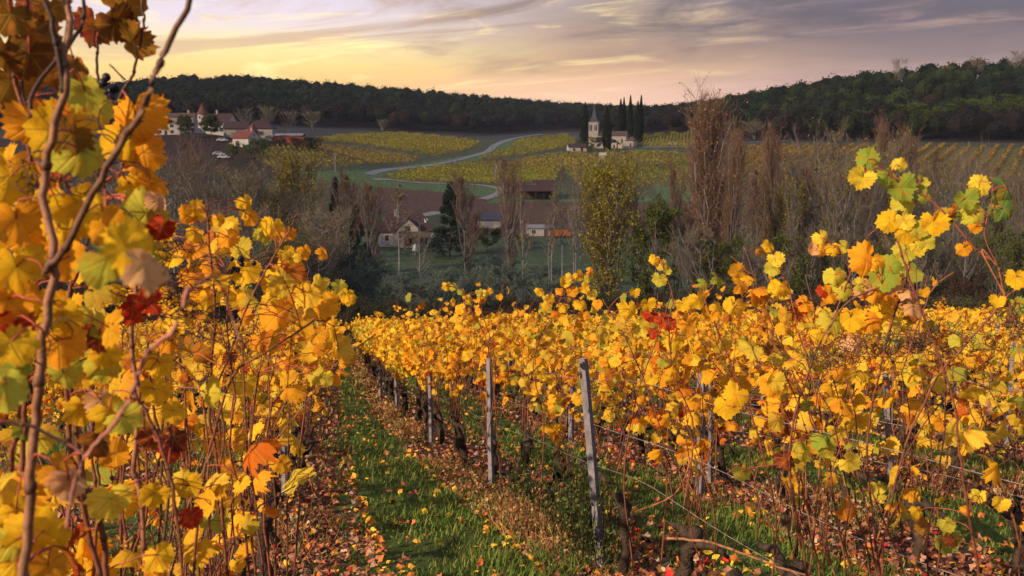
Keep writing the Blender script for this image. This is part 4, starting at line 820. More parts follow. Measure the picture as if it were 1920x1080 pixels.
KIND['brown'] = [tree_mesh(21+i, 16, spindle(2.0, .6, .5), 40, 8, 5, up=.78, twig_c=(.23, .15, .12), trunk_c=(.16, .14, .135), leaf=[(.22, .11, .045)], nleaf=900, lsize=.10, t0=.10) for i in range(3)]
KIND['bare'] = [tree_mesh(31+i, 15, round_env(3.8), 34, 11, 6, up=.62, twig_c=(.26, .205, .165), trunk_c=(.25, .23, .22), leaf=[(.32, .25, .06)], nleaf=(900, 300, 1800, 500)[i], lsize=.10, t0=.16, stems=(1, 3, 2, 4)[i]) for i in range(4)]
KIND['thin'] = [tree_mesh(41+i, 20, spindle(1.5, .8, .15), 26, 7, 5, up=.68, twig_c=(.20, .17, .14), trunk_c=(.26, .25, .26), leaf=[(.34, .22, .05)], nleaf=(260, 500, 90)[i], lsize=.10, t0=.34, trr=.13) for i in range(3)]
KIND['yellow'] = [tree_mesh(51+i, 20, round_env(3.3), 46, 10, 6, up=.74, twig_c=(.15, .11, .05), trunk_c=(.15, .13, .11), leaf=[(.42, .33, .03), (.26, .25, .035)], nleaf=(6500, 4200)[i], lsize=.13, t0=.12) for i in range(2)]
KIND['green'] = [tree_mesh(61+i, 13, round_env(4.0), 36, 10, 5, up=.5, twig_c=(.08, .07, .04), trunk_c=(.08, .07, .06), leaf=[(.09, .13, .03), (.16, .17, .03)], nleaf=7500, lsize=.17, t0=.12) for i in range(2)]
KIND['willow'] = [tree_mesh(71+i, 6, lambda t: 3.0*np.sqrt(np.clip(1-((t-.42)/.62)**2, .05, 1)), 40, 9, 5, up=.35, twig_c=(.12, .12, .11), trunk_c=(.08, .07, .06), leaf=[(.15, .195, .15), (.19, .235, .19)], nleaf=9500, lsize=.075, t0=.03, stems=3, tw=.014) for i in range(3)]
KIND['shrub'] = [tree_mesh(81+i, 4.5, lambda t: 2.3*np.sqrt(np.clip(1-((t-.4)/.65)**2, .05, 1)), 40, 9, 6, up=.5, twig_c=(.075, .05, .045), trunk_c=(.06, .05, .045), leaf=[((.035, .042, .018), (.08, .035, .025), (.05, .06, .02))[i]], nleaf=(3800, 1800, 4200)[i], lsize=.10, t0=.02, stems=4, tw=.015) for i in range(3)]
KIND['spruce'] = [tree_mesh(91+i, 14, conif(2.9), 110, 10, 3, up=-.1, twig_c=(.04, .05, .03), trunk_c=(.07, .05, .04), leaf=[(.030, .055, .040), (.05, .08, .05)], nleaf=13000, lsize=.13, t0=.05, tw=.03) for i in range(2)]
KIND['ball'] = [tree_mesh(95+i, 8, lambda t: 3.4*np.sqrt(np.clip(1-((t-.58)/.42)**2, .02, 1)), 50, 10, 5, up=.1, twig_c=(.07, .07, .03), trunk_c=(.08, .07, .06), leaf=[((.085, .095, .022), (.06, .065, .045))[i]], nleaf=(9000, 3000)[i], lsize=.18, t0=.3) for i in range(2)]
def cypress_mesh(seed):
    global rng
    keep = rng; rng = np.random.default_rng(seed); n = 5200; t = rng.random(n)**.9; az = rng.uniform(0, 6.283, n)
    e = (1.55*np.sin(np.pi*np.clip(t*.93+.07, 0, 1)**.62)**.8)*(1+.10*np.sin(az*3+t*9+seed)+.08*np.sin(az*5-t*17))
    r_ = e*rng.uniform(.62, 1.03, n); p = np.c_[np.cos(az)*r_, np.sin(az)*r_, .4+t*17.2]; g = Geo()
    quads(g, p, rng.uniform(.18, .38, n), jcol((.020, .030, .016), n, .4))
    K = 14; tt = np.linspace(.01, .97, K); g.tubes(np.c_[0*tt, 0*tt, .4+tt*17.2][None], (1.55*np.sin(np.pi*np.clip(tt*.93+.07, 0, 1)**.62)**.8*.72)[None], 10, (.012, .018, .010))
    tr = Geo(); tr.tubes(np.array([[(0, 0, -.3), (0, 0, 1.0), (0, 0, 3)]]), np.array([[.3, .25, .2]]), 6, (.08, .06, .05)); rng = keep
    return dict(h=17.8, trunk=tr.mesh('trunk', M['treebark']), crown=g.mesh('crown', M['foliage']))
KIND['cypress'] = [cypress_mesh(s_) for s_ in (5, 6)]
NAMES = dict(lombardy='poplar_tree', brown='bare_tree', bare='bare_tree', thin='birch_tree', yellow='poplar_tree', green='leafy_tree', willow='willow_bush', shrub='shrub', spruce='spruce_tree', ball='round_tree', cypress='cypress_tree')
TW0 = {k: None for k in KIND}
def plant(kind, px, top, Y, width=None, label=None, group=None, base=None, var=None, rot=None):
    """a tree standing Y metres out, its crown reaching the given picture height"""
    x = float(sx(px, 400)*Y) if base is None else float(sx(px, base)*Y); z = h1(x, Y)-.1
    hh = (CAMZ+float(slope(top))*Y)-z; v = KIND[kind][rng.integers(len(KIND[kind])) if var is None else var]
    s = hh/v['h']; hw = max(abs(q) for b in v['crown'].vertices[:0] for q in b.co) if False else CW[v['crown'].name]
    sw = s if width is None else width/FPX*Y/2/hw
    o = empty(NAMES[kind], (x, Y, z), rng.uniform(0, 6.28) if rot is None else rot, label, NAMES[kind].replace('_', ' '), group); o.scale = (sw, sw, s)
    link('trunk', v['trunk'], o); link('crown', v['crown'], o); return o
CW = {}
for lst in KIND.values():
    for v in lst:
        n = len(v['crown'].vertices); a = np.empty(n*3, np.float32); v['crown'].vertices.foreach_get('co', a); v['h'] = float(np.percentile(a[2::3], 99.6)); CW[v['crown'].name] = float(np.percentile(np.hypot(a[0::3], a[1::3]), 95))
# the tall and telling ones
for a in [
    ('lombardy', 1342, 172, 118, 116, 'tallest and widest rust-brown poplar right of the church', 0), ('lombardy', 1314, 225, 121, 80, 'rust-brown poplar pressed against the left side of the widest poplar', 1), ('lombardy', 1365, 235, 116, 60, 'rusty poplar standing tight against the right of the widest poplar', 2),
    ('lombardy', 1448, 235, 135, 46, 'reddish narrow poplar second right from the widest poplar', 1), ('lombardy', 1425, 268, 140, 40, 'small reddish poplar just right of the widest poplar', 2),
    ('brown', 955, 278, 150, 66, 'brown feathery tree with dark trunk in front of the ploughed field', 0), ('brown', 872, 296, 165, 56, 'brown narrow tree right of the dark spruce', 1),
    ('brown', 655, 318, 160, 58, 'brown feathery tree left of the white valley house', 2), ('brown', 692, 330, 158, 66, 'dense brown tree between the dark conifer and the white valley house', 0), ('brown', 880, 380, 175, 44, 'low reddish pointed tree behind the brown tree by the spruce', 1),
    ('thin', 746, 345, 150, 60, 'pale-trunked thin tree with yellow leaves before the white valley house', 1), ('thin', 787, 405, 140, 44, 'pale bare sapling in front of the white valley house', 2),
    ('thin', 1055, 300, 145, 40, 'pale slim bare tree left of the yellow-green poplar', 0), ('thin', 1030, 380, 150, 30, 'short slim pale tree behind the orange van', 2), ('thin', 1078, 340, 140, 36, 'slim bare tree just left of the yellow-green poplar', 2),
    ('yellow', 1147, 285, 118, 118, 'tall yellow-green poplar in front of the church', 0), ('yellow', 1120, 305, 122, 70, 'slimmer yellow poplar leaning on the left of the yellow-green poplar', 1),
    ('thin', 1188, 300, 122, 30, 'thin grey tree right of the yellow-green poplar', 2), ('brown', 1268, 262, 118, 34, 'dark slender bare tree left of the widest rusty poplar', 1),
    ('green', 1228, 378, 116, 106, 'dark green leafy tree between the yellow poplar and the slender dark tree', 0), ('thin', 1232, 410, 112, 30, 'pale trunk rising in front of the dark green leafy tree', 2),
    ('yellow', 560, 272, 170, 90, 'yellow-leaved loose tree below the orange shed', 1), ('yellow', 522, 345, 160, 80, 'yellowing tree left of the loose yellow tree', 1), ('yellow', 590, 400, 150, 110, 'yellow bush-like tree below the loose yellow tree', 1),
    ('spruce', 842, 343, 205, 66, 'tall dark spruce right of the white valley house', 0), ('spruce', 622, 336, 175, 44, 'dark conifer left of the two brown feathery trees', 1), ('spruce', 668, 385, 165, 50, 'dark conifer hidden between the two brown feathery trees', 0),
    ('green', 912, 425, 215, 60, 'round dark green shrub tree right of the spruce', 1), ('green', 975, 438, 225, 40, 'small dark round tree left of the white wall', 0),
    ('thin', 1490, 300, 112, 34, 'pale thin trunk standing right of the reddish poplars', 2), ('thin', 1483, 360, 108, 26, 'second pale thin trunk right of the reddish poplars', 2), ('bare', 1560, 225, 128, 150, 'spreading bare tree with forked top at the right', 1), ('bare', 1640, 245, 140, 120, 'bare tree with orange tips below the right hill', 2),
    ('lombardy', 1655, 222, 170, 40, 'orange-tipped tree rising before the right wood', 0), ('lombardy', 1700, 240, 165, 46, 'second orange-tipped tree before the right wood', 1),
    ('thin', 1735, 420, 105, 40, 'pale trunk beneath the arching green shoot', 2), ('brown', 345, 262, 175, 60, 'bare brown tree below the left village', 1), ('brown', 365, 245, 190, 56, 'taller bare brown tree below the turreted house', 0)]:
    kind, px, top, Y, w, lab, var = a; plant(kind, px, top, Y, w, lab, None, var=var)
def lab(desc, px, Y):
    # what stands nearest in the picture, named so that it can be found
    marks = [(100, 'the left vine canes'), (330, 'the left village'), (460, 'the red-roofed gabled house'), (560, 'the orange shed'), (660, 'the winding road'), (760, 'the white valley house'), (850, 'the tall dark spruce'), (1003, 'the open barn'), (1150, 'the church'), (1340, 'the widest rusty poplar'), (1450, 'the reddish poplars'), (1620, 'the arching green shoot'), (1850, 'the right edge')]
    m = min(marks, key=lambda q: abs(q[0]-px)); return f'{desc} below {m[1]}'
def band(kind, n, x0, x1, Y0, Y1, t0, t1, w0, w1, desc, group, var=None):
    for i in range(n):
        px = x0+(x1-x0)*(i+rng.uniform(.1, .9))/n; Y = rng.uniform(Y0, Y1)
        tp = np.interp(px, t0[0::2], t0[1::2])+rng.uniform(-1, 1)*t1
        vr = None if var is None else var[rng.integers(len(var))]
        plant(kind, px, tp, Y, rng.uniform(w0, w1), lab(desc, px, Y), group, var=vr)
band('bare', 18, 60, 620, 130, 210, (60, 290, 300, 290, 450, 315, 560, 330, 640, 400), 22, 90, 140, 'grey-brown bare tree', 'bare trees of the left valley')
band('bare', 12, 80, 600, 112, 150, (60, 370, 300, 360, 560, 400, 620, 440), 25, 90, 130, 'brownish bare tree, lower rank', 'bare trees of the left valley, nearer')
band('yellow', 5, 400, 620, 120, 150, (400, 440, 620, 440), 25, 70, 110, 'thin yellow-leaved tree', 'yellow trees of the left valley', [1])
band('bare', 15, 1370, 1990, 120, 200, (1370, 310, 1560, 290, 1700, 295, 2000, 280), 24, 80, 120, 'grey-brown bare tree', 'bare trees of the right valley')
band('brown', 9, 1390, 1990, 125, 190, (1370, 300, 1560, 290, 2000, 270), 24, 36, 56, 'reddish feathery tree', 'reddish trees of the right valley')
band('green', 7, 1330, 1990, 104, 125, (1330, 470, 1500, 450, 2000, 450), 25, 80, 120, 'dark olive leafy tree', 'olive trees behind the vineyard end')
band('bare', 14, 1300, 1990, 104, 120, (1300, 440, 1990, 420), 30, 80, 120, 'dark bare tree, nearer rank', 'dark bare trees behind the vineyard end')
band('thin', 6, 1400, 1960, 104, 130, (1400, 380, 1960, 360), 40, 26, 44, 'pale slender trunk', 'pale trunks of the right valley')
band('thin', 9, 960, 1330, 118, 150, (960, 330, 1330, 330), 35, 30, 46, 'wispy pale bare tree', 'wispy trees of the middle valley')
band('yellow', 4, 1380, 1900, 112, 140, (1380, 360, 1900, 350), 30, 60, 90, 'loose yellow-green tree', 'yellow-green trees of the right valley', [1])
band('willow', 15, 500, 760, 125, 180, (500, 440, 620, 440, 700, 500, 760, 520), 18, 70, 110, 'grey-green bushy willow', 'grey-green willows of the left meadow')
band('willow', 11, 760, 1160, 118, 140, (760, 515, 900, 505, 1160, 520), 16, 70, 105, 'grey-green rounded willow', 'grey-green willows of the middle meadow')
band('willow', 5, 860, 1130, 160, 190, (860, 470, 1130, 500), 10, 50, 70, 'small grey-green willow', 'small willows on the meadow edge')
band('bare', 14, -700, 60, 112, 200, (-700, 300, 60, 330), 40, 90, 140, 'grey-brown bare tree', 'bare trees of the left valley')
band('shrub', 14, -600, 40, 88, 104, (-600, 520, 40, 525), 12, 80, 130, 'dark tangled shrub', 'dark hedge shrubs at the vineyard end')
band('shrub', 34, 40, 1990, 88, 100, (40, 530, 600, 555, 800, 578, 1100, 578, 1400, 560, 2000, 540), 10, 80, 130, 'dark tangled shrub', 'dark hedge shrubs at the vineyard end')
band('shrub', 30, 20, 1990, 102, 116, (40, 510, 600, 540, 700, 562, 800, 566, 1100, 560, 1400, 530, 2000, 505), 10, 70, 120, 'dark brown shrub, farther rank', 'dark hedge shrubs, farther rank')
def undergrowth():
    g = Geo(); n = 9000; x = rng.uniform(-95, 75, n); y = rng.uniform(84, 116, n); z = H(x, y); e = z+rng.uniform(.3, 2.4, n); b = np.c_[x, y, z]
    t = np.c_[x+rng.normal(0, .4, n), y+rng.normal(0, .4, n), e]; g.tubes(np.stack([b, (b+t)/2+rng.normal(0, .1, (n, 3)), t], 1), .012, 3, jcol((.06, .042, .038), n))
    m = 26000; k = rng.integers(0, n, m); f = rng.uniform(.2, 1, (m, 1)); quads(g, b[k]*(1-f)+t[k]*f+rng.normal(0, .25, (m, 3)), rng.uniform(.06, .14, m), jcol((.045, .045, .025), m, .4))
    tag(g.obj('undergrowth', M['foliage']), 'dark tangled undergrowth where the vineyard ends', 'undergrowth', kind='stuff')
undergrowth()

# ------------------------------------------------------------------ forest on the far hills
ICO = None
def forest():
    bx, by = np.array(BASEPX), np.array(BASEPY); rx = [r[0] for r in RIDGE]; rY = [r[2] for r in RIDGE]
    gx, gy = np.meshgrid(np.arange(-860, 860, 9.6), np.arange(385, 1110, 9.6)); gx = gx.ravel()+rng.normal(0, 2.4, gx.size); gy = gy.ravel()+rng.normal(0, 2.4, gy.size)
    z = H(gx, gy); px, py, f = proj(np.c_[gx, gy, z]); ok = (px > -1000) & (px < 2600) & (py < np.interp(px, bx, by)-1+rng.normal(0, 1.2, len(px))) & (gy < np.interp(px, rx, rY)+32)
    ok &= ~((py > np.interp(px, bx, by)-30) & (gy < 430)) | (px > 1350); gx, gy, z, px, py = gx[ok], gy[ok], z[ok], px[ok], py[ok]; n = len(gx)
    order = np.argsort(gy); hgt = 9+4.6*rng.random(n)**1.4; rad = 4.4+3.8*rng.random(n)**1.4
    base = np.tile((.017, .029, .016), (n, 1)); u = rng.random(n); rt = px > 1330
    base[u < .25] = (.030, .042, .016); base[(u > .25) & (u < .31)] = (.034, .028, .012); base[(u > .33) & (u < .42)] = (.020, .020, .017)
    k = rt & (py > 150) & (rng.random(n) < .35); base[k] = (.052, .072, .018)
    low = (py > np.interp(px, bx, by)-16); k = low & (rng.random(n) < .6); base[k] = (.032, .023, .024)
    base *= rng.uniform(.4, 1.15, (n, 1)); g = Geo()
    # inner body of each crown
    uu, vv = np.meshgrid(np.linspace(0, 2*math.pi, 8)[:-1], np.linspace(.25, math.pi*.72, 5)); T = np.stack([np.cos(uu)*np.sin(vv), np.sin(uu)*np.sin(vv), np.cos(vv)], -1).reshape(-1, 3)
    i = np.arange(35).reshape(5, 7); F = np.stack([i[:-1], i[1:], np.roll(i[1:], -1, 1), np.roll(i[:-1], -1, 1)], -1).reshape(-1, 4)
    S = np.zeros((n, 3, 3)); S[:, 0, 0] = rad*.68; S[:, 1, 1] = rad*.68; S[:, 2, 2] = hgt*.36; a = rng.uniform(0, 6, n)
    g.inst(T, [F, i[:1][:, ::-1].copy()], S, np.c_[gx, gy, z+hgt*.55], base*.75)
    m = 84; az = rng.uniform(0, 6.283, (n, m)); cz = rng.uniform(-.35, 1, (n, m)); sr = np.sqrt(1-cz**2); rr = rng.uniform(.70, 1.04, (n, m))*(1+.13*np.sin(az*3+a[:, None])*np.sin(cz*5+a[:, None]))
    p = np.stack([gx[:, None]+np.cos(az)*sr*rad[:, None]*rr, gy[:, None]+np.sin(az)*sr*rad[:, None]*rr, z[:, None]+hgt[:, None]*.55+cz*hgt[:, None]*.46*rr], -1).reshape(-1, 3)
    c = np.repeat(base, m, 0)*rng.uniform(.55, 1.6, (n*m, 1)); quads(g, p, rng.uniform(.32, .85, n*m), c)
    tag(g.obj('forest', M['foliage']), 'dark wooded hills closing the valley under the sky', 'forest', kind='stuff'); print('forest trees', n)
forest()
for px, py, Y, w in [(1700, 195, 470, 74), (1745, 205, 455, 60), (1790, 185, 480, 66), (1860, 190, 470, 76), (1905, 175, 480, 80), (1830, 215, 450, 60), (1655, 215, 460, 50), (1620, 205, 480, 60), (1560, 215, 480, 54), (1770, 222, 442, 50), (1885, 222, 445, 60)]:
    plant('green', px, py, Y, w, lab('lighter green bushy tree at the wood edge', px, Y).replace('below', 'above'), 'green trees edging the right wood')
plant('ball', 1500, 186, 455, 62, 'large grey-brown round tree against the dark right wood', var=1)
for px, py, Y, w in [(1815, 108, 600, 36), (1888, 92, 600, 40), (1675, 106, 610, 30), (1760, 122, 605, 26)]: plant('bare', px, py, Y, w, lab('tree crown poking above the right ridge', px, Y).replace('below', 'over'), 'crowns on the right ridge')
for i, (px, t, Y, w) in enumerate([(470, 200, 455, 44), (510, 196, 470, 36), (545, 205, 480, 40), (590, 205, 560, 40), (720, 222, 600, 30), (355, 215, 450, 40), (1350, 225, 520, 40), (1410, 225, 470, 44)]): plant('bare', px, t, Y, w, lab('pale bare tree at the foot of the dark wood', px, Y).replace('below', 'above'), 'bare trees edging the wood')

# ------------------------------------------------------------------ far vineyards
def fields():
    spec = dict(upper=(1.9, 62, [(.31, .26, .04), (.27, .25, .045)], 1.25), lower=(2.0, -70, [(.33, .24, .05), (.24, .17, .08), (.30, .26, .05)], 1.2), mid=(1.8, 68, [(.32, .27, .04), (.24, .26, .045), (.36, .27, .04)], 1.3), east=(1.9, 80, [(.22, .22, .045), (.28, .25, .04)], 1.25),
                slopef=(1.9, 40, [(.20, .22, .05), (.33, .26, .05), (.18, .17, .06), (.36, .27, .04)], 1.3), church=(1.8, 80, [(.30, .27, .04), (.26, .26, .05)], 1.3), right=(4.6, 61, [(.30, .19, .05), (.24, .16, .06), (.36, .22, .04)], 1.45))
    nm = dict(upper='upper yellow vineyard beneath the dark forest left of the road', lower='mottled yellow vineyard left of the utility pole and road', mid='yellow-green vineyard inside the bend of the road', east='small dull green vineyard between the road and the church',
              slopef='mixed green and gold vineyard on the slope below the church', church='yellow strip of vines behind the parked cars by the church', right='orange-gold vineyard with slanting rows on the right slope')
    for key, (sp, ang, pal, hg) in spec.items():
        poly = np.array(FIELDS[key], float); c = G(poly[:, 0], poly[:, 1], 200, 1000); lo = c.min(0)-20; hi = c.max(0)+20; ca, sa = math.cos(R(ang)), math.sin(R(ang))
        ctr = (lo+hi)/2; ext = np.hypot(*(hi-lo)[:2])/2+10; rows = np.arange(-ext, ext, sp); st = np.arange(-ext, ext, .85 if sp < 4 else .5)
        U_, V_ = np.meshgrid(st, rows); U_ = U_.ravel()+rng.normal(0, .2, U_.size); V_ = V_.ravel()+rng.normal(0, .12, V_.size); x = ctr[0]+U_*ca-V_*sa; y = ctr[1]+U_*sa+V_*ca
        k = (y > 200) & (x > -420) & (x < 520); x, y = x[k], y[k]; z = H(x, y); px, py, _ = proj(np.c_[x, y, z]); jit = 1.2*np.sin(px*.21)+rng.normal(0, .6, len(px)); k = inpoly(px, py+jit, poly); x, y, z = x[k], y[k], z[k]
        gap = np.sin(x*.11+y*.07)*np.sin(y*.13-x*.05); k = rng.random(len(x)) < .93-.3*(gap > .6)-.12*(key in ('lower', 'slopef')); x, y, z = x[k], y[k], z[k]
        if len(x) > 24000: s = rng.choice(len(x), 24000, False); x, y, z = x[s], y[s], z[s]
        n = len(x); m = 5; pal_ = np.array(pal)*1.05; pc = (np.sin(x*.05+1)+np.sin(y*.06+x*.03)+rng.normal(0, .8, n)); ci = np.clip(((pc+2)/4*len(pal)).astype(int), 0, len(pal)-1)
        c_ = np.repeat(pal_[ci]*rng.uniform(.75, 1.2, (n, 1)), m, 0)*rng.uniform(.7, 1.3, (n*m, 1)); p = np.repeat(np.c_[x, y, z], m, 0)+np.c_[rng.normal(0, .28, (n*m, 2)), rng.uniform(.35, hg, n*m)]
        g = Geo(); quads(g, p, rng.uniform(.22, .42, n*m), c_); tag(g.obj('vineyard', M['foliage']), nm[key], 'vineyard', kind='stuff'); print(key, n)
fields()

# ------------------------------------------------------------------ roads
def road(pts, w, m, name, yr=(150, 900)):
    p = np.array(pts, float); t = np.arange(len(p)); tt = np.linspace(0, len(p)-1, 14*len(p)); q = smooth(np.c_[p, np.zeros(len(p))], 12*len(p)); g3 = G(q[:, 0], q[:, 1], *yr); xy = g3[:, :2]
    for _ in range(4): xy[1:-1] = (xy[:-2]+2*xy[1:-1]+xy[2:])/4
    d = np.gradient(xy, axis=0); d /= np.linalg.norm(d, axis=1, keepdims=True)+1e-9; nrm = np.c_[-d[:, 1], d[:, 0]]; us = np.linspace(-.5, .5, 5)
    V = []
    for u in us: s_ = xy+nrm*w*u; V.append(np.c_[s_, H(s_[:, 0], s_[:, 1])+.12+.05*(1-abs(u)*2)])
    V = np.stack(V, 1); n = len(V); i = np.arange(n*5).reshape(n, 5); F = np.stack([i[:-1, :-1], i[1:, :-1], i[1:, 1:], i[:-1, 1:]], -1).reshape(-1, 4)
    g = Geo(); g.add(V.reshape(-1, 3), F, (.2, .2, .2)); return tag(g.obj(name, m), kind='structure')
road([(1016, 252), (985, 256), (952, 263), (928, 273), (915, 284), (885, 293), (845, 303), (800, 311), (750, 316), (712, 321), (690, 328)], 3.7, M['road'], 'road')
road([(700, 337), (735, 337), (775, 342), (830, 344), (885, 346), (920, 350), (940, 356), (932, 365), (905, 374)], 3.4, M['track'], 'track')
road([(822, 398), (800, 403), (775, 405)], 4, M['track'], 'lane')
road([(1205, 276), (1290, 275), (1400, 267), (1480, 264)], 4, M['road'], 'country_lane')

# ------------------------------------------------------------------ buildings
def gable(g, x0, x1, y0, y1, ze, zr, axis='x', over=.35, th=.18, hip=0, col=(.3, .3, .3)):
    """a pitched roof slab; ridge along axis, hip insets the ridge ends"""
    if axis == 'x':
        ym = (y0+y1)/2; sl_ = (zr-ze)/((y1-y0)/2); o = over; zo = ze-sl_*o
        A = [(x0-o*.6, y0-o, zo), (x1+o*.6, y0-o, zo), (x1+o*.6, y1+o, zo), (x0-o*.6, y1+o, zo), (x0-o*.6+hip, ym, zr), (x1+o*.6-hip, ym, zr)]
    else:
        xm = (x0+x1)/2; sl_ = (zr-ze)/((x1-x0)/2); o = over; zo = ze-sl_*o
        A = [(x1+o, y0-o*.6, zo), (x1+o, y1+o*.6, zo), (x0-o, y1+o*.6, zo), (x0-o, y0-o*.6, zo), (xm, y0-o*.6+hip, zr), (xm, y1+o*.6-hip, zr)]
    V = [(a[0], a[1], a[2]+th) for a in A]+A
    F = [(0, 1, 5, 4), (2, 3, 4, 5), (1, 2, 5), (3, 0, 4)] if hip else [(0, 1, 5, 4), (2, 3, 4, 5)]
    B = [tuple(i+6 for i in f[::-1]) for f in F]; E = [(0, 6, 7, 1), (2, 8, 9, 3)]
    E += [(1, 7, 8, 2), (3, 9, 6, 0)] if hip else [(1, 7, 11, 5), (5, 11, 8, 2), (3, 9, 10, 4), (4, 10, 6, 0)]
    g.poly(V, F+B+E, col)
def walls(g, x0, x1, y0, y1, z0, ze, zr=None, axis='x'):
    V = [(x0, y0, z0), (x1, y0, z0), (x1, y1, z0), (x0, y1, z0), (x0, y0, ze), (x1, y0, ze), (x1, y1, ze), (x0, y1, ze)]; F = [(0, 1, 5, 4), (1, 2, 6, 5), (2, 3, 7, 6), (3, 0, 4, 7)]
    if zr is not None:
        if axis == 'x': ym = (y0+y1)/2; V += [(x0, ym, zr-.06), (x1, ym, zr-.06)]; F += [(7, 4, 8), (5, 6, 9)]
        else: xm = (x0+x1)/2; V += [(xm, y0, zr-.06), (xm, y1, zr-.06)]; F += [(4, 5, 8), (6, 7, 9)]
    else: F += [(4, 5, 6, 7)]
    g.poly(V, F)
def window(par, x, y, z, w, h, sh=None, face='-y', name='window', m='glass'):
    g = Geo(); e = .06
    def bx_(gg, a0, a1, b0, b1, d0, d1):
        if face == '-y': gg.box((x+a0, y-d1, z+b0), (x+a1, y-d0, z+b1))
        else: gg.box((x+d0, y+a0, z+b0), (x+d1, y+a1, z+b1))
    bx_(g, -w/2, w/2, 0, h, -.05, .03); o = g.obj(name, M[m], par)
    if name == 'window':
        f = Geo()
        for a in ((-w/2-e, -w/2, -e, h+e), (w/2, w/2+e, -e, h+e), (-w/2, w/2, h, h+e), (-w/2, w/2, -e*1.6, 0), (-.03, .03, 0, h)): bx_(f, *a, .031, .07)
        f.obj('frame', M['render_dim'], o)
    if sh:
        for s_ in (-1, 1):
            q = Geo(); a = (-w/2-e-.02-w*.5, -w/2-e-.02) if s_ < 0 else (w/2+e+.02, w/2+e+.02+w*.5); bx_(q, *a, -.04, h+.04, .01, .06); q.obj('shutter', M[sh], o)
    return o
def building(px, py, Y, rz, name, label, cat='house'):
    p = P3(px, py, Y); z = h1(p[0], Y); return empty(name, (p[0], Y, z), R(rz), label, cat)
def chimney(par, x, y, z0, z1, s=.35):
    g = Geo(); g.box((x-s, y-s, z0), (x+s, y+s, z1)); g.box((x-s*1.2, y-s*1.2, z1+.002), (x+s*1.2, y+s*1.2, z1+.12)); g.obj('chimney', M['render_dim'], par)
def mk(par, name, m, fn):
    g = Geo(); fn(g); return g.obj(name, M[m], par)
# white house in the valley
b = building(762, 462, 222, 8, 'house', 'white valley house with brown hipped roof, front gable and veranda')
mk(b, 'wall', 'render', lambda g: (walls(g, -6, 6, 0, 9, -1, 3.6), walls(g, -1.9, 2.6, -1.6, 2, -1, 4.2, 6.3, 'y')))
rf = mk(b, 'roof', 'tile_dark', lambda g: (gable(g, -6, 6, 0, 9, 3.6, 7.0, 'x', .4, hip=2.4), gable(g, -1.9, 2.6, -1.6, 4, 4.2, 6.3, 'y', .35)))
chimney(rf, -2.2, 4.0, 6.3, 7.9); window(b, .35, -1.6, 3.6, 1.0, 1.1, None, name='shuttered_window', m='shutter'); window(b, -4.3, 0, 1.4, .8, 1.2, None, name='shuttered_window', m='shutter')
mk(b, 'veranda', 'tile_brown', lambda g: (g.poly([(-2.2, -4.2, 2.4), (5.2, -4.2, 2.4), (5.2, -1.62, 3.5), (-2.2, -1.62, 3.5), (-2.2, -4.2, 2.25), (5.2, -4.2, 2.25), (5.2, -1.62, 3.35), (-2.2, -1.62, 3.35)], [(0, 1, 2, 3), (7, 6, 5, 4), (0, 4, 5, 1), (1, 5, 6, 2), (3, 7, 4, 0)]), [g.box((x_-.12, -4.1, 0), (x_+.12, -3.9, 2.3)) for x_ in (-2, .4, 2.8, 5)]))
mk(rf, 'skylight', 'canvas', lambda g: g.poly([(4.2, 1.9, 5.25), (4.9, 1.9, 5.2), (4.9, 3.0, 6.0), (4.2, 3.0, 6.05), (4.2, 1.9, 5.12), (4.9, 1.9, 5.07), (4.9, 3.0, 5.87), (4.2, 3.0, 5.92)], [(0, 1, 2, 3), (7, 6, 5, 4), (0, 4, 5, 1), (1, 5, 6, 2), (2, 6, 7, 3), (3, 7, 4, 0)]))
window(b, 3.9, 0, .3, 1.6, 2.0); window(b, .3, -1.6, .2, 1.6, 2.1, None, name='door', m='shutter')
def small(px, py, Y, name, label, cat, fn, m, group=None):
    p = P3(px, py, Y); g = Geo(); fn(g); o = g.obj(name, M[m]); o.location = (p[0], Y, h1(p[0], Y)); return tag(o, label, cat, group)
small(778, 474, 208, 'parasol', 'folded white parasol on the lawn before the valley house', 'parasol', lambda g: g.tubes(np.array([[(0, 0, 0), (0, 0, .9), (0, 0, 1.0), (.05, 0, 1.9), (.15, 0, 2.6), (.15, 0, 2.75)]]), np.array([[.04, .04, .55, .38, .1, .03]]), 10), 'canvas')
b = building(1012, 452, 238, 4, 'long_shed', 'low white wall with grey roof left of the orange van', 'shed')
mk(b, 'wall', 'render', lambda g: walls(g, -3.0, 3.2, 0, 4, -1, 1.9)); mk(b, 'roof', 'sheet', lambda g: gable(g, -3.0, 3.2, 0, 4, 1.9, 2.5, 'x', .25)); window(b, -1.5, 0, .7, .8, .7); window(b, 1.5, 0, -.05, .9, 1.7, None, name='door', m='shutter')
b = building(916, 430, 250, -4, 'garage', 'blue-grey roofed outbuilding beside the round dark tree', 'garage')
mk(b, 'wall', 'render_dim', lambda g: walls(g, -3, 3, 0, 5, -1, 2.2, 3.8)); mk(b, 'roof', 'slate', lambda g: gable(g, -3, 3, 0, 5, 2.2, 3.8)); window(b, 0, 0, 0, 2.2, 1.9, None, name='garage_door', m='sheet')
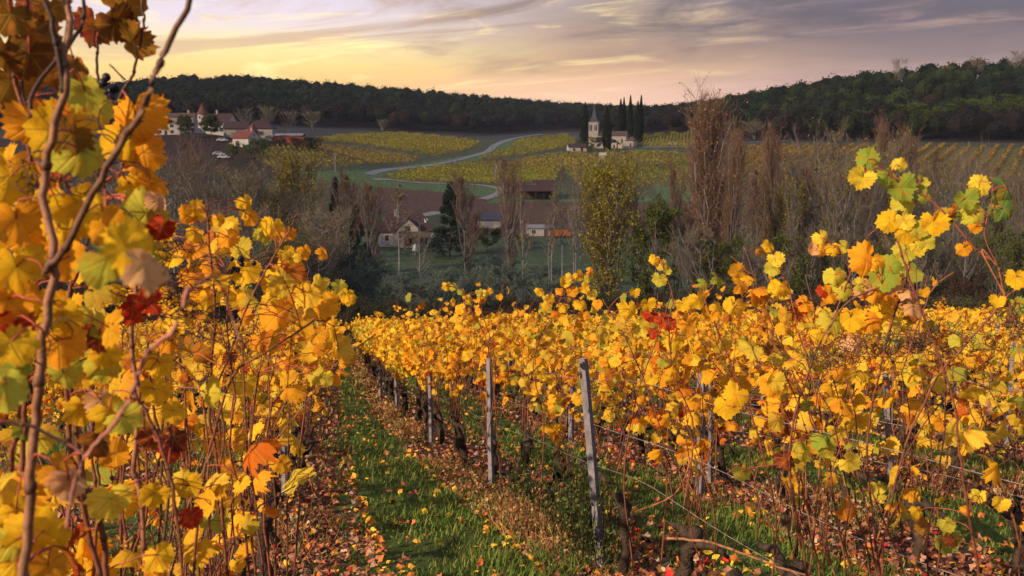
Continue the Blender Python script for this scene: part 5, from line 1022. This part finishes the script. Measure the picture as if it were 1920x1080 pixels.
# open barn
b = building(1000, 375, 322, 6, 'open_barn', 'open-fronted barn with low dark roof above the ploughed field', 'barn')
mk(b, 'wall', 'tile_brown', lambda g: (g.box((-5.5, 4.5, -1), (6.5, 4.8, 3.0)), g.box((6.2, 0, -1), (6.5, 4.497, 3.0)), g.box((1.2, 2.2, -.5), (4.2, 4.4, 1.9))))
mk(b, 'roof', 'tile_dark', lambda g: (gable(g, -5.5, 6.5, -.6, 4.8, 3.0, 4.6, 'x', .5), gable(g, 1.5, 7.5, 5.5, 9, 4.6, 6.0, 'x', .4)))
mk(b, 'rear_wing', 'render', lambda g: walls(g, 1.5, 7.5, 5.5, 9, -1, 4.6, 6.0))
for x_ in (-5.2, -2.3, .6, 3.4): mk(b, 'post', 'bark', lambda g: g.box((x_-.14, -.5, -.8), (x_+.14, -.22, 2.9)))
# village on the left
b = building(312, 249, 400, 4, 'farmhouse', 'long white two-storey house with grey roof at the left of the village')
mk(b, 'wall', 'render', lambda g: walls(g, -5, 5.2, 0, 7, -1.5, 4.6, 5.9)); mk(b, 'roof', 'sheet', lambda g: gable(g, -5, 5.2, 0, 7, 4.6, 5.9)); [window(b, x_, 0, z_, 1.2, 1.1) for x_ in (-2.6, 2.2) for z_ in (.6, 2.9)]; window(b, -.2, 0, -.2, 1.0, 2.0, None, name='door', m='shutter'); chimney(b, -2, 3.5, 5.6, 6.8)
b = building(336, 238, 418, 0, 'farmhouse', 'brown-roofed house hidden behind the long white house')
mk(b, 'wall', 'render_dim', lambda g: walls(g, -6, 6, 0, 7, -1, 6.0, 7.6)); mk(b, 'roof', 'tile_brown', lambda g: gable(g, -6, 6, 0, 7, 6.0, 7.6)); chimney(b, 3, 3.5, 7, 8.8); window(b, -2, 0, 3.5, 1, 1.2)
b = building(392, 248, 408, -14, 'turret_house', 'dark-roofed manor with a round turret under a red conical roof', 'manor')
mk(b, 'wall', 'render', lambda g: (walls(g, -3.5, 8.5, 0, 8, -1.5, 4.8, 8.0), walls(g, -8.2, -3.51, -1, 3, -1.5, 2.6)))
rf = mk(b, 'roof', 'tile_dark', lambda g: gable(g, -3.5, 8.5, 0, 8, 4.8, 8.2)); chimney(rf, 1.6, 4, 7.8, 9.6)
tw_ = mk(b, 'turret', 'render', lambda g: g.tubes(np.array([[(-3.4, 1.2, -1.5), (-3.4, 1.2, 5), (-3.4, 1.2, 8.0)]]), np.array([[1.9, 1.9, 1.9]]), 14)); mk(tw_, 'conical_roof', 'tile_red', lambda g: g.tubes(np.array([[(-3.4, 1.2, 7.9), (-3.4, 1.2, 8.1), (-3.4, 1.2, 10.2), (-3.4, 1.2, 12.4)]]), np.array([[2.3, 2.25, 1.1, .03]]), 14))
window(tw_, -3.6, -.68, 6.2, .7, .9); window(b, -6.6, -1, -.6, 1.0, 2.2, None, name='door', m='blue'); window(b, 2.2, 0, 1, 1, 1.5, 'blue'); window(b, 5.6, 0, 1, 1, 1.5, 'blue'); window(b, 5.6, 0, 3.9, 1, 1.3)
b = building(470, 262, 400, 3, 'long_house', 'long cream house with a wide dark red roof behind the gabled house')
mk(b, 'wall', 'render_dim', lambda g: (walls(g, -1.5, 8.6, 0, 9, -2, 4.6), walls(g, -11, -1.51, 2, 10, -2, 4.6))); mk(b, 'roof', 'tile_dark', lambda g: (gable(g, -1.5, 8.6, 0, 9, 4.6, 7.4, 'x', .5, hip=3.4), gable(g, -11, -1.5, 2, 10, 4.5, 7.0, 'x', .5)))
window(b, 1.2, 0, 0, 1.0, 1.6, 'shutter'); window(b, 6.4, 0, -.8, 1.2, 2.2, None, name='door', m='blue'); window(b, 4, 0, 1.6, 1.0, 1.5, 'shutter')
b = building(452, 277, 378, -30, 'cottage', 'cream gabled house with bright red roof and red shutters')
mk(b, 'wall', 'render', lambda g: (walls(g, -4.2, 3.8, 0, 6.6, -2, 3.5, 6.0, 'x'), walls(g, -6.6, -4.21, .5, 4, -2, 1.8)))
rf = mk(b, 'roof', 'tile_red', lambda g: (gable(g, -4.2, 3.8, 0, 6.6, 3.5, 6.1, 'x', .4), g.poly([(-7.0, .1, 1.7), (-4.22, .1, 2.5), (-4.22, 4.3, 2.5), (-7.0, 4.3, 1.7), (-7.0, .1, 1.5), (-4.22, .1, 2.3), (-4.22, 4.3, 2.3), (-7.0, 4.3, 1.5)], [(0, 1, 2, 3), (7, 6, 5, 4), (0, 4, 5, 1), (2, 6, 7, 3), (3, 7, 4, 0)]))); chimney(rf, 2.6, 3.3, 5.8, 7.2)
window(b, -1.8, 0, .8, .9, 1.5, 'shutter'); window(b, 3.8, 1.7, .8, .9, 1.5, 'shutter', 'x'); window(b, 3.8, 4.8, .8, .9, 1.5, 'shutter', 'x'); window(b, 3.8, 3.3, 4.2, .6, .7, None, 'x')
mk(b, 'dovecote', 'tile_red', lambda g: (walls(g, -3.6, -1.0, 7.4, 10, -1, 6.0), g.poly([(-3.9, 7.1, 6.0), (-.7, 7.1, 6.0), (-.7, 10.3, 6.0), (-3.9, 10.3, 6.0), (-2.3, 8.7, 9.4)], [(0, 1, 4), (1, 2, 4), (2, 3, 4), (3, 0, 4), (3, 2, 1, 0)])))
b = building(541, 264, 395, 0, 'brick_shed', 'long orange brick shed with pale flat roof', 'shed')
mk(b, 'wall', 'brick', lambda g: walls(g, -5.4, 5.4, 0, 6, -2, 2.8)); mk(b, 'roof', 'sheet', lambda g: gable(g, -5.4, 5.4, 0, 6, 2.85, 3.5, 'x', .4)); window(b, -2, 0, .6, 1.3, 1.0); window(b, 2.4, 0, 0, 1.8, 1.9, None, name='door', m='shutter')
for i, (px, t, Y, w, l) in enumerate([(348, 216, 392, 32, 'round green tree right of the long white house'), (396, 215, 392, 38, 'round green tree in front of the turreted manor')]): plant('ball', px, t, Y, w, l, None, var=0, base=248)
for px, t, Y, w, l in [(437, 268, 352, 26, 'dark green bush in front of the left corner of the gabled house'), (462, 270, 350, 24, 'dark green bush below the gabled house'), (488, 258, 358, 34, 'dark conifer shrub right of the gabled house'), (497, 262, 370, 26, 'second dark conifer shrub beside the gabled house')]: plant('green', px, t, Y, w, l, None, base=280)
for px, t, Y, w in [(520, 252, 385, 40), (560, 256, 385, 40), (585, 256, 390, 40)]: plant('shrub', px, t, Y, w, lab('bare shrub by the brick shed', px, Y), 'shrubs by the brick shed', base=262)
# cars
def car(px, py, Y, rz, m, label):
    o = building(px, py, Y, rz, 'parked_car', label, 'car'); o['group'] = 'parked cars'; pr = [(-2.1, .35), (2.1, .35), (2.15, .75), (1.2, .92), (.65, 1.42), (-1.1, 1.45), (-1.75, .98), (-2.15, .9)]; n = len(pr)
    g = Geo(); V = [(x, y, z) for y in (-.85, .85) for x, z in pr]; V = [(x, y*(.86 if z > 1.2 else 1), z) for x, y, z in V]; g.poly(V, [tuple(range(n)), tuple(range(2*n-1, n-1, -1))]+[((i+1) % n, i, n+i, n+(i+1) % n) for i in range(n)]); g.obj('body', M[m], o)
    for s_ in (-1, 1): mk(o, 'window', 'glass', lambda g: g.box((-1.0, s_*.845-.02, 1.0), (.62, s_*.845+.02, 1.32)))
    for x in (-1.3, 1.3):
        for y in (-.8, .8): mk(o, 'wheel', 'rubber', lambda g: g.tubes(np.array([[(x, y-.1, .33), (x, y+.1, .33)]]), .33, 12))
    return o
car(417, 254, 388, 0, 'paint', 'pale car parked right of the round tree by the manor'); car(410, 290, 360, 10, 'paint', 'white car on the grass left of the gabled house'); car(420, 297, 352, 0, 'paint', 'second white car lower left of the gabled house')
car(1260, 271, 495, 0, 'paint', 'white car nearest the church on the hilltop lane'); car(1288, 270, 495, 0, 'dpaint', 'dark car second from the church on the hilltop lane'); car(1314, 269, 490, 0, 'paint', 'grey car third from the church beside the rusty poplar')
o = building(1046, 451, 236, 0, 'orange_van', 'orange van parked right of the low white wall', 'van')
mk(o, 'body', 'orange', lambda g: (g.box((-2.0, -.9, .4), (2.2, .9, 2.0)), g.box((2.203, -.88, .42), (2.9, .88, 1.3)))); mk(o, 'roof_rack', 'dpaint', lambda g: g.box((-2.0, -.9, 2.02), (2.2, .9, 2.35)))
for x in (-1.2, 1.7):
    for y in (-.85, .85): mk(o, 'wheel', 'rubber', lambda g: g.tubes(np.array([[(x, y-.12, .36), (x, y+.12, .36)]]), .36, 12))
# church
b = building(1150, 277, 518, -14, 'church', 'stone church with square bell tower and pointed slate spire', 'church')
def ell(*a): return a
mk(b, 'nave', 'stone', lambda g: (walls(g, -8, 6.4, 1, 9, -3, 6.2, 8.4), walls(g, 6.41, 11.6, -1.5, 6.5, -3, 3.6), walls(g, -8.5, -.5, -2.6, .99, -3, 3.4), walls(g, -.49, 2.2, -3.4, .98, -3, 2.6)))
mk(b, 'roof', 'tile_brown', lambda g: (gable(g, -8, 6.4, 1, 9, 6.2, 8.4, 'x', .3), gable(g, 6.4, 11.6, -1.5, 6.5, 3.65, 5.6, 'y', .3, hip=2.6), g.poly([(-8.8, -3.0, 3.3), (-.5, -3.0, 3.3), (-.5, .97, 4.7), (-8.8, .97, 4.7), (-8.8, -3, 3.1), (-.5, -3, 3.1), (-.5, .97, 4.5), (-8.8, .97, 4.5)], [(0, 1, 2, 3), (7, 6, 5, 4), (0, 4, 5, 1), (1, 5, 6, 2), (3, 7, 4, 0)]), gable(g, -.49, 2.2, -3.4, .95, 2.6, 4.0, 'y', .3)))
tw_ = mk(b, 'tower', 'stone', lambda g: (walls(g, -13.2, -8.3, 1.5, 6.4, -3, 13.0), g.box((-13.4, 1.3, 7.2), (-8.1, 6.6, 7.5)), g.box((-13.4, 1.3, 12.9), (-8.1, 6.6, 13.3))))
mk(tw_, 'spire', 'slate', lambda g: (lambda prof: g.poly([(-10.75+s_*r_, 3.95+t_*r_, z) for z, r_ in prof for s_, t_ in ((-1, -1), (1, -1), (1, 1), (-1, 1))]+[(-10.75, 3.95, 22.2)], [(i*4+j, i*4+(j+1) % 4, i*4+4+(j+1) % 4, i*4+4+j) for i in range(len(prof)-1) for j in range(4)]+[((len(prof)-1)*4+j, (len(prof)-1)*4+(j+1) % 4, len(prof)*4) for j in range(4)]))([(13.31, 2.85), (14.1, 2.0), (15.8, 1.2), (18.2, .65), (20.8, .25)]))
mk(tw_, 'cross', 'slate', lambda g: (g.box((-10.8, 3.9, 22.0), (-10.7, 4.0, 23.3)), g.box((-11.1, 3.91, 22.8), (-10.4, 3.99, 22.9))))
for x_ in (-12.1, -9.5):
    window(tw_, x_-.42, 1.5, 8.7, .55, 3.0, None, name='bell_opening'); window(tw_, x_+.42, 1.5, 8.7, .55, 3.0, None, name='bell_opening')
for y_ in (3.0, 4.9): window(tw_, -8.3, y_, 8.7, .8, 3.0, None, face='x', name='bell_opening')
window(b, 9, -1.5, .8, .8, 1.5, None, name='window'); window(b, 6.4, 7.6, 3, .8, 1.6, None, face='x', name='window'); window(b, 4.3, 1.0, 2.4, .8, 2.0, None, name='window'); window(b, -4.5, -2.6, .6, .8, 1.4, None, name='window'); window(b, .9, -3.4, -.6, 1, 2.0, None, name='door', m='shutter')
mk(b, 'annex', 'render', lambda g: (walls(g, 5.2, 11.0, -7, -3.2, -3, .9), walls(g, 3.2, 5.19, -6, -3.4, -3, 1.6)))
b = building(1082, 284, 492, 8, 'outbuilding', 'low white outbuilding with dark roof left of the church', 'outbuilding')
mk(b, 'wall', 'render', lambda g: walls(g, -4.2, 4.8, 0, 5, -2, 2.3, 3.8)); mk(b, 'roof', 'tile_dark', lambda g: gable(g, -4.2, 4.8, 0, 5, 2.3, 3.8)); window(b, -1.5, 0, .4, 1, 1.2); window(b, 2.4, 0, .1, 1.2, 1.9, None, name='door', m='shutter')
CYP = [(1097, 192, 528, 17, 'broad dark cypress left of the church spire'), (1138, 200, 500, 17, 'dark cypress in front of the church, right of its tower'), (1163, 186, 548, 12, 'leftmost cypress of the row behind the nave'), (1169, 183, 550, 10, 'cypress tucked against the leftmost one behind the nave'), (1181, 179, 546, 11, 'tall slim cypress standing alone in the middle behind the nave'),
       (1195, 190, 540, 14, 'lower broad cypress at the right end behind the church'), (1201, 179, 542, 11, 'tallest cypress at the right end behind the church')]
for px, t, Y, w, l in CYP: plant('cypress', px, t, Y, w, l, None, base=270)
for px, t, Y, w, l in [(1116, 256, 498, 30, 'dark green tree in front of the church tower'), (1087, 262, 505, 14, 'small dark bush behind the white outbuilding'), (1062, 282, 485, 20, 'dark bush left of the white outbuilding'), (1104, 272, 490, 16, 'dark bush between outbuilding and church')]: plant('green', px, t, Y, w, l, None, base=284)
# utility poles
def pole(px, py, top, Y, label):
    p = G([px], [py], Y*.7, Y*1.4)[0]; o = empty('utility_pole', p, 0, label, 'utility pole', 'utility poles'); h_ = CAMZ+float(slope(top))*p[1]-p[2]
    mk(o, 'pole', 'concrete', lambda g: g.tubes(np.array([[(0, 0, -.5), (0, 0, h_*.5), (0, 0, h_)]]), np.array([[.2, .17, .13]]), 8)); mk(o, 'crossarm', 'concrete', lambda g: g.box((-.9, -.08, h_-.5), (.9, .08, h_-.32)))
    mk(o, 'transformer', 'concrete', lambda g: g.tubes(np.array([[(.3, -.3, h_*.68), (.3, -.3, h_*.68+.9)]]), .28, 8)); return o
pole(629, 322, 286, 420, 'grey utility pole with transformer in the mottled vineyard'); pole(930, 342, 304, 380, 'grey utility pole at the edge of the yellow-green vineyard')
small(1130, 300, 440, 'stone_hut', 'tiny grey stone hut on the slope below the church', 'hut', lambda g: (walls(g, -1.4, 1.4, 0, 2.4, -1, 2.0), gable(g, -1.4, 1.4, 0, 2.4, 2.0, 2.9)), 'stone')
def haze():
    me = bpy.data.meshes.new('haze'); x0, x1, y0, y1, z0, z1 = -2300, 2300, -600, 2700, -420, 120
    me.from_pydata([(x0, y0, z0), (x1, y0, z0), (x1, y1, z0), (x0, y1, z0), (x0, y0, z1), (x1, y0, z1), (x1, y1, z1), (x0, y1, z1)], [], [(0, 3, 2, 1), (4, 5, 6, 7), (0, 1, 5, 4), (1, 2, 6, 5), (2, 3, 7, 6), (3, 0, 4, 7)])
    m = bpy.data.materials.new('haze_air'); m.use_nodes = True; nt = m.node_tree; nt.nodes.clear(); o = nt.nodes.new('ShaderNodeOutputMaterial'); v = nt.nodes.new('ShaderNodeVolumePrincipled')
    v.inputs['Color'].default_value = (.70, .80, 1, 1); v.inputs['Density'].default_value = HAZE; v.inputs['Anisotropy'].default_value = 0; nt.links.new(v.outputs[0], o.inputs['Volume']); me.materials.append(m)
    tag(link('haze', me), 'thin bluish evening haze filling the valley', 'haze', kind='stuff')
HAZE = .00007
haze()

def valley_shade_screen():
    """an unseen puffy slab added up-sun to block the sun: the valley and the hills lie in its shade while the near vineyard is still lit"""
    h_ = 520.; k = h_/math.tan(R(SUN_EL)); dx, dy = math.sin(R(SUN_AZ))*k, math.cos(R(SUN_AZ))*k
    gx, gy = np.meshgrid(np.linspace(-760, 900, 90), np.linspace(0, 1300, 70)); n_, m_ = gx.shape
    ex = np.minimum(np.minimum(gx+760, 900-gx), 1300-gy)/200; th = 55*np.clip(np.minimum(ex, gy/30), 0, 1)**.5*(1+.3*np.sin(gx*.021)*np.sin(gy*.027)+.18*np.sin(gx*.06+gy*.05)+.1*np.sin(gy*.13-gx*.11))
    y0 = 84+7*np.sin(gx*.05)+5*np.sin(gx*.11+1); X = gx+dx; Y = gy+y0+dy; up = np.stack([X, Y, h_+th], -1).reshape(-1, 3); dn = np.stack([X, Y, h_-.35*th-.5], -1).reshape(-1, 3)
    i = np.arange(n_*m_).reshape(n_, m_); F = np.stack([i[:-1, :-1], i[:-1, 1:], i[1:, 1:], i[1:, :-1]], -1).reshape(-1, 4); g = Geo(); g.add(np.r_[up, dn], [F, F[:, ::-1]+n_*m_], (.8, .8, .82))
    b = np.r_[i[0, :], i[1:, -1], i[-1, -2::-1], i[-2:0:-1, 0]]; g.F.append(np.stack([b, b+n_*m_, np.roll(b, -1)+n_*m_, np.roll(b, -1)], 1))
    tag(g.obj('sun_blocker', mat('sun_blocker_sheet', (.78, .78, .82), rough=1, noise=.08, nscale=.01, spec=0), smooth=True), 'unseen broad grey slab added up-sun to shade the valley', 'sun_blocker', kind='stuff')
valley_shade_screen()  # added outside the frame, only to keep direct sun off the valley
def thin(m, f):
    nt = m.node_tree; out = [x for x in nt.nodes if x.type == 'OUTPUT_MATERIAL'][0]; b = [x for x in nt.nodes if x.type == 'BSDF_PRINCIPLED'][0]
    t = nt.nodes.new('ShaderNodeBsdfTransparent'); mx = nt.nodes.new('ShaderNodeMixShader'); mx.inputs[0].default_value = f; nt.links.new(b.outputs[0], mx.inputs[1]); nt.links.new(t.outputs[0], mx.inputs[2]); nt.links.new(mx.outputs[0], out.inputs[0])
thin(bpy.data.materials['sun_blocker_sheet'], .65)  # lets part of the sun through the added screen
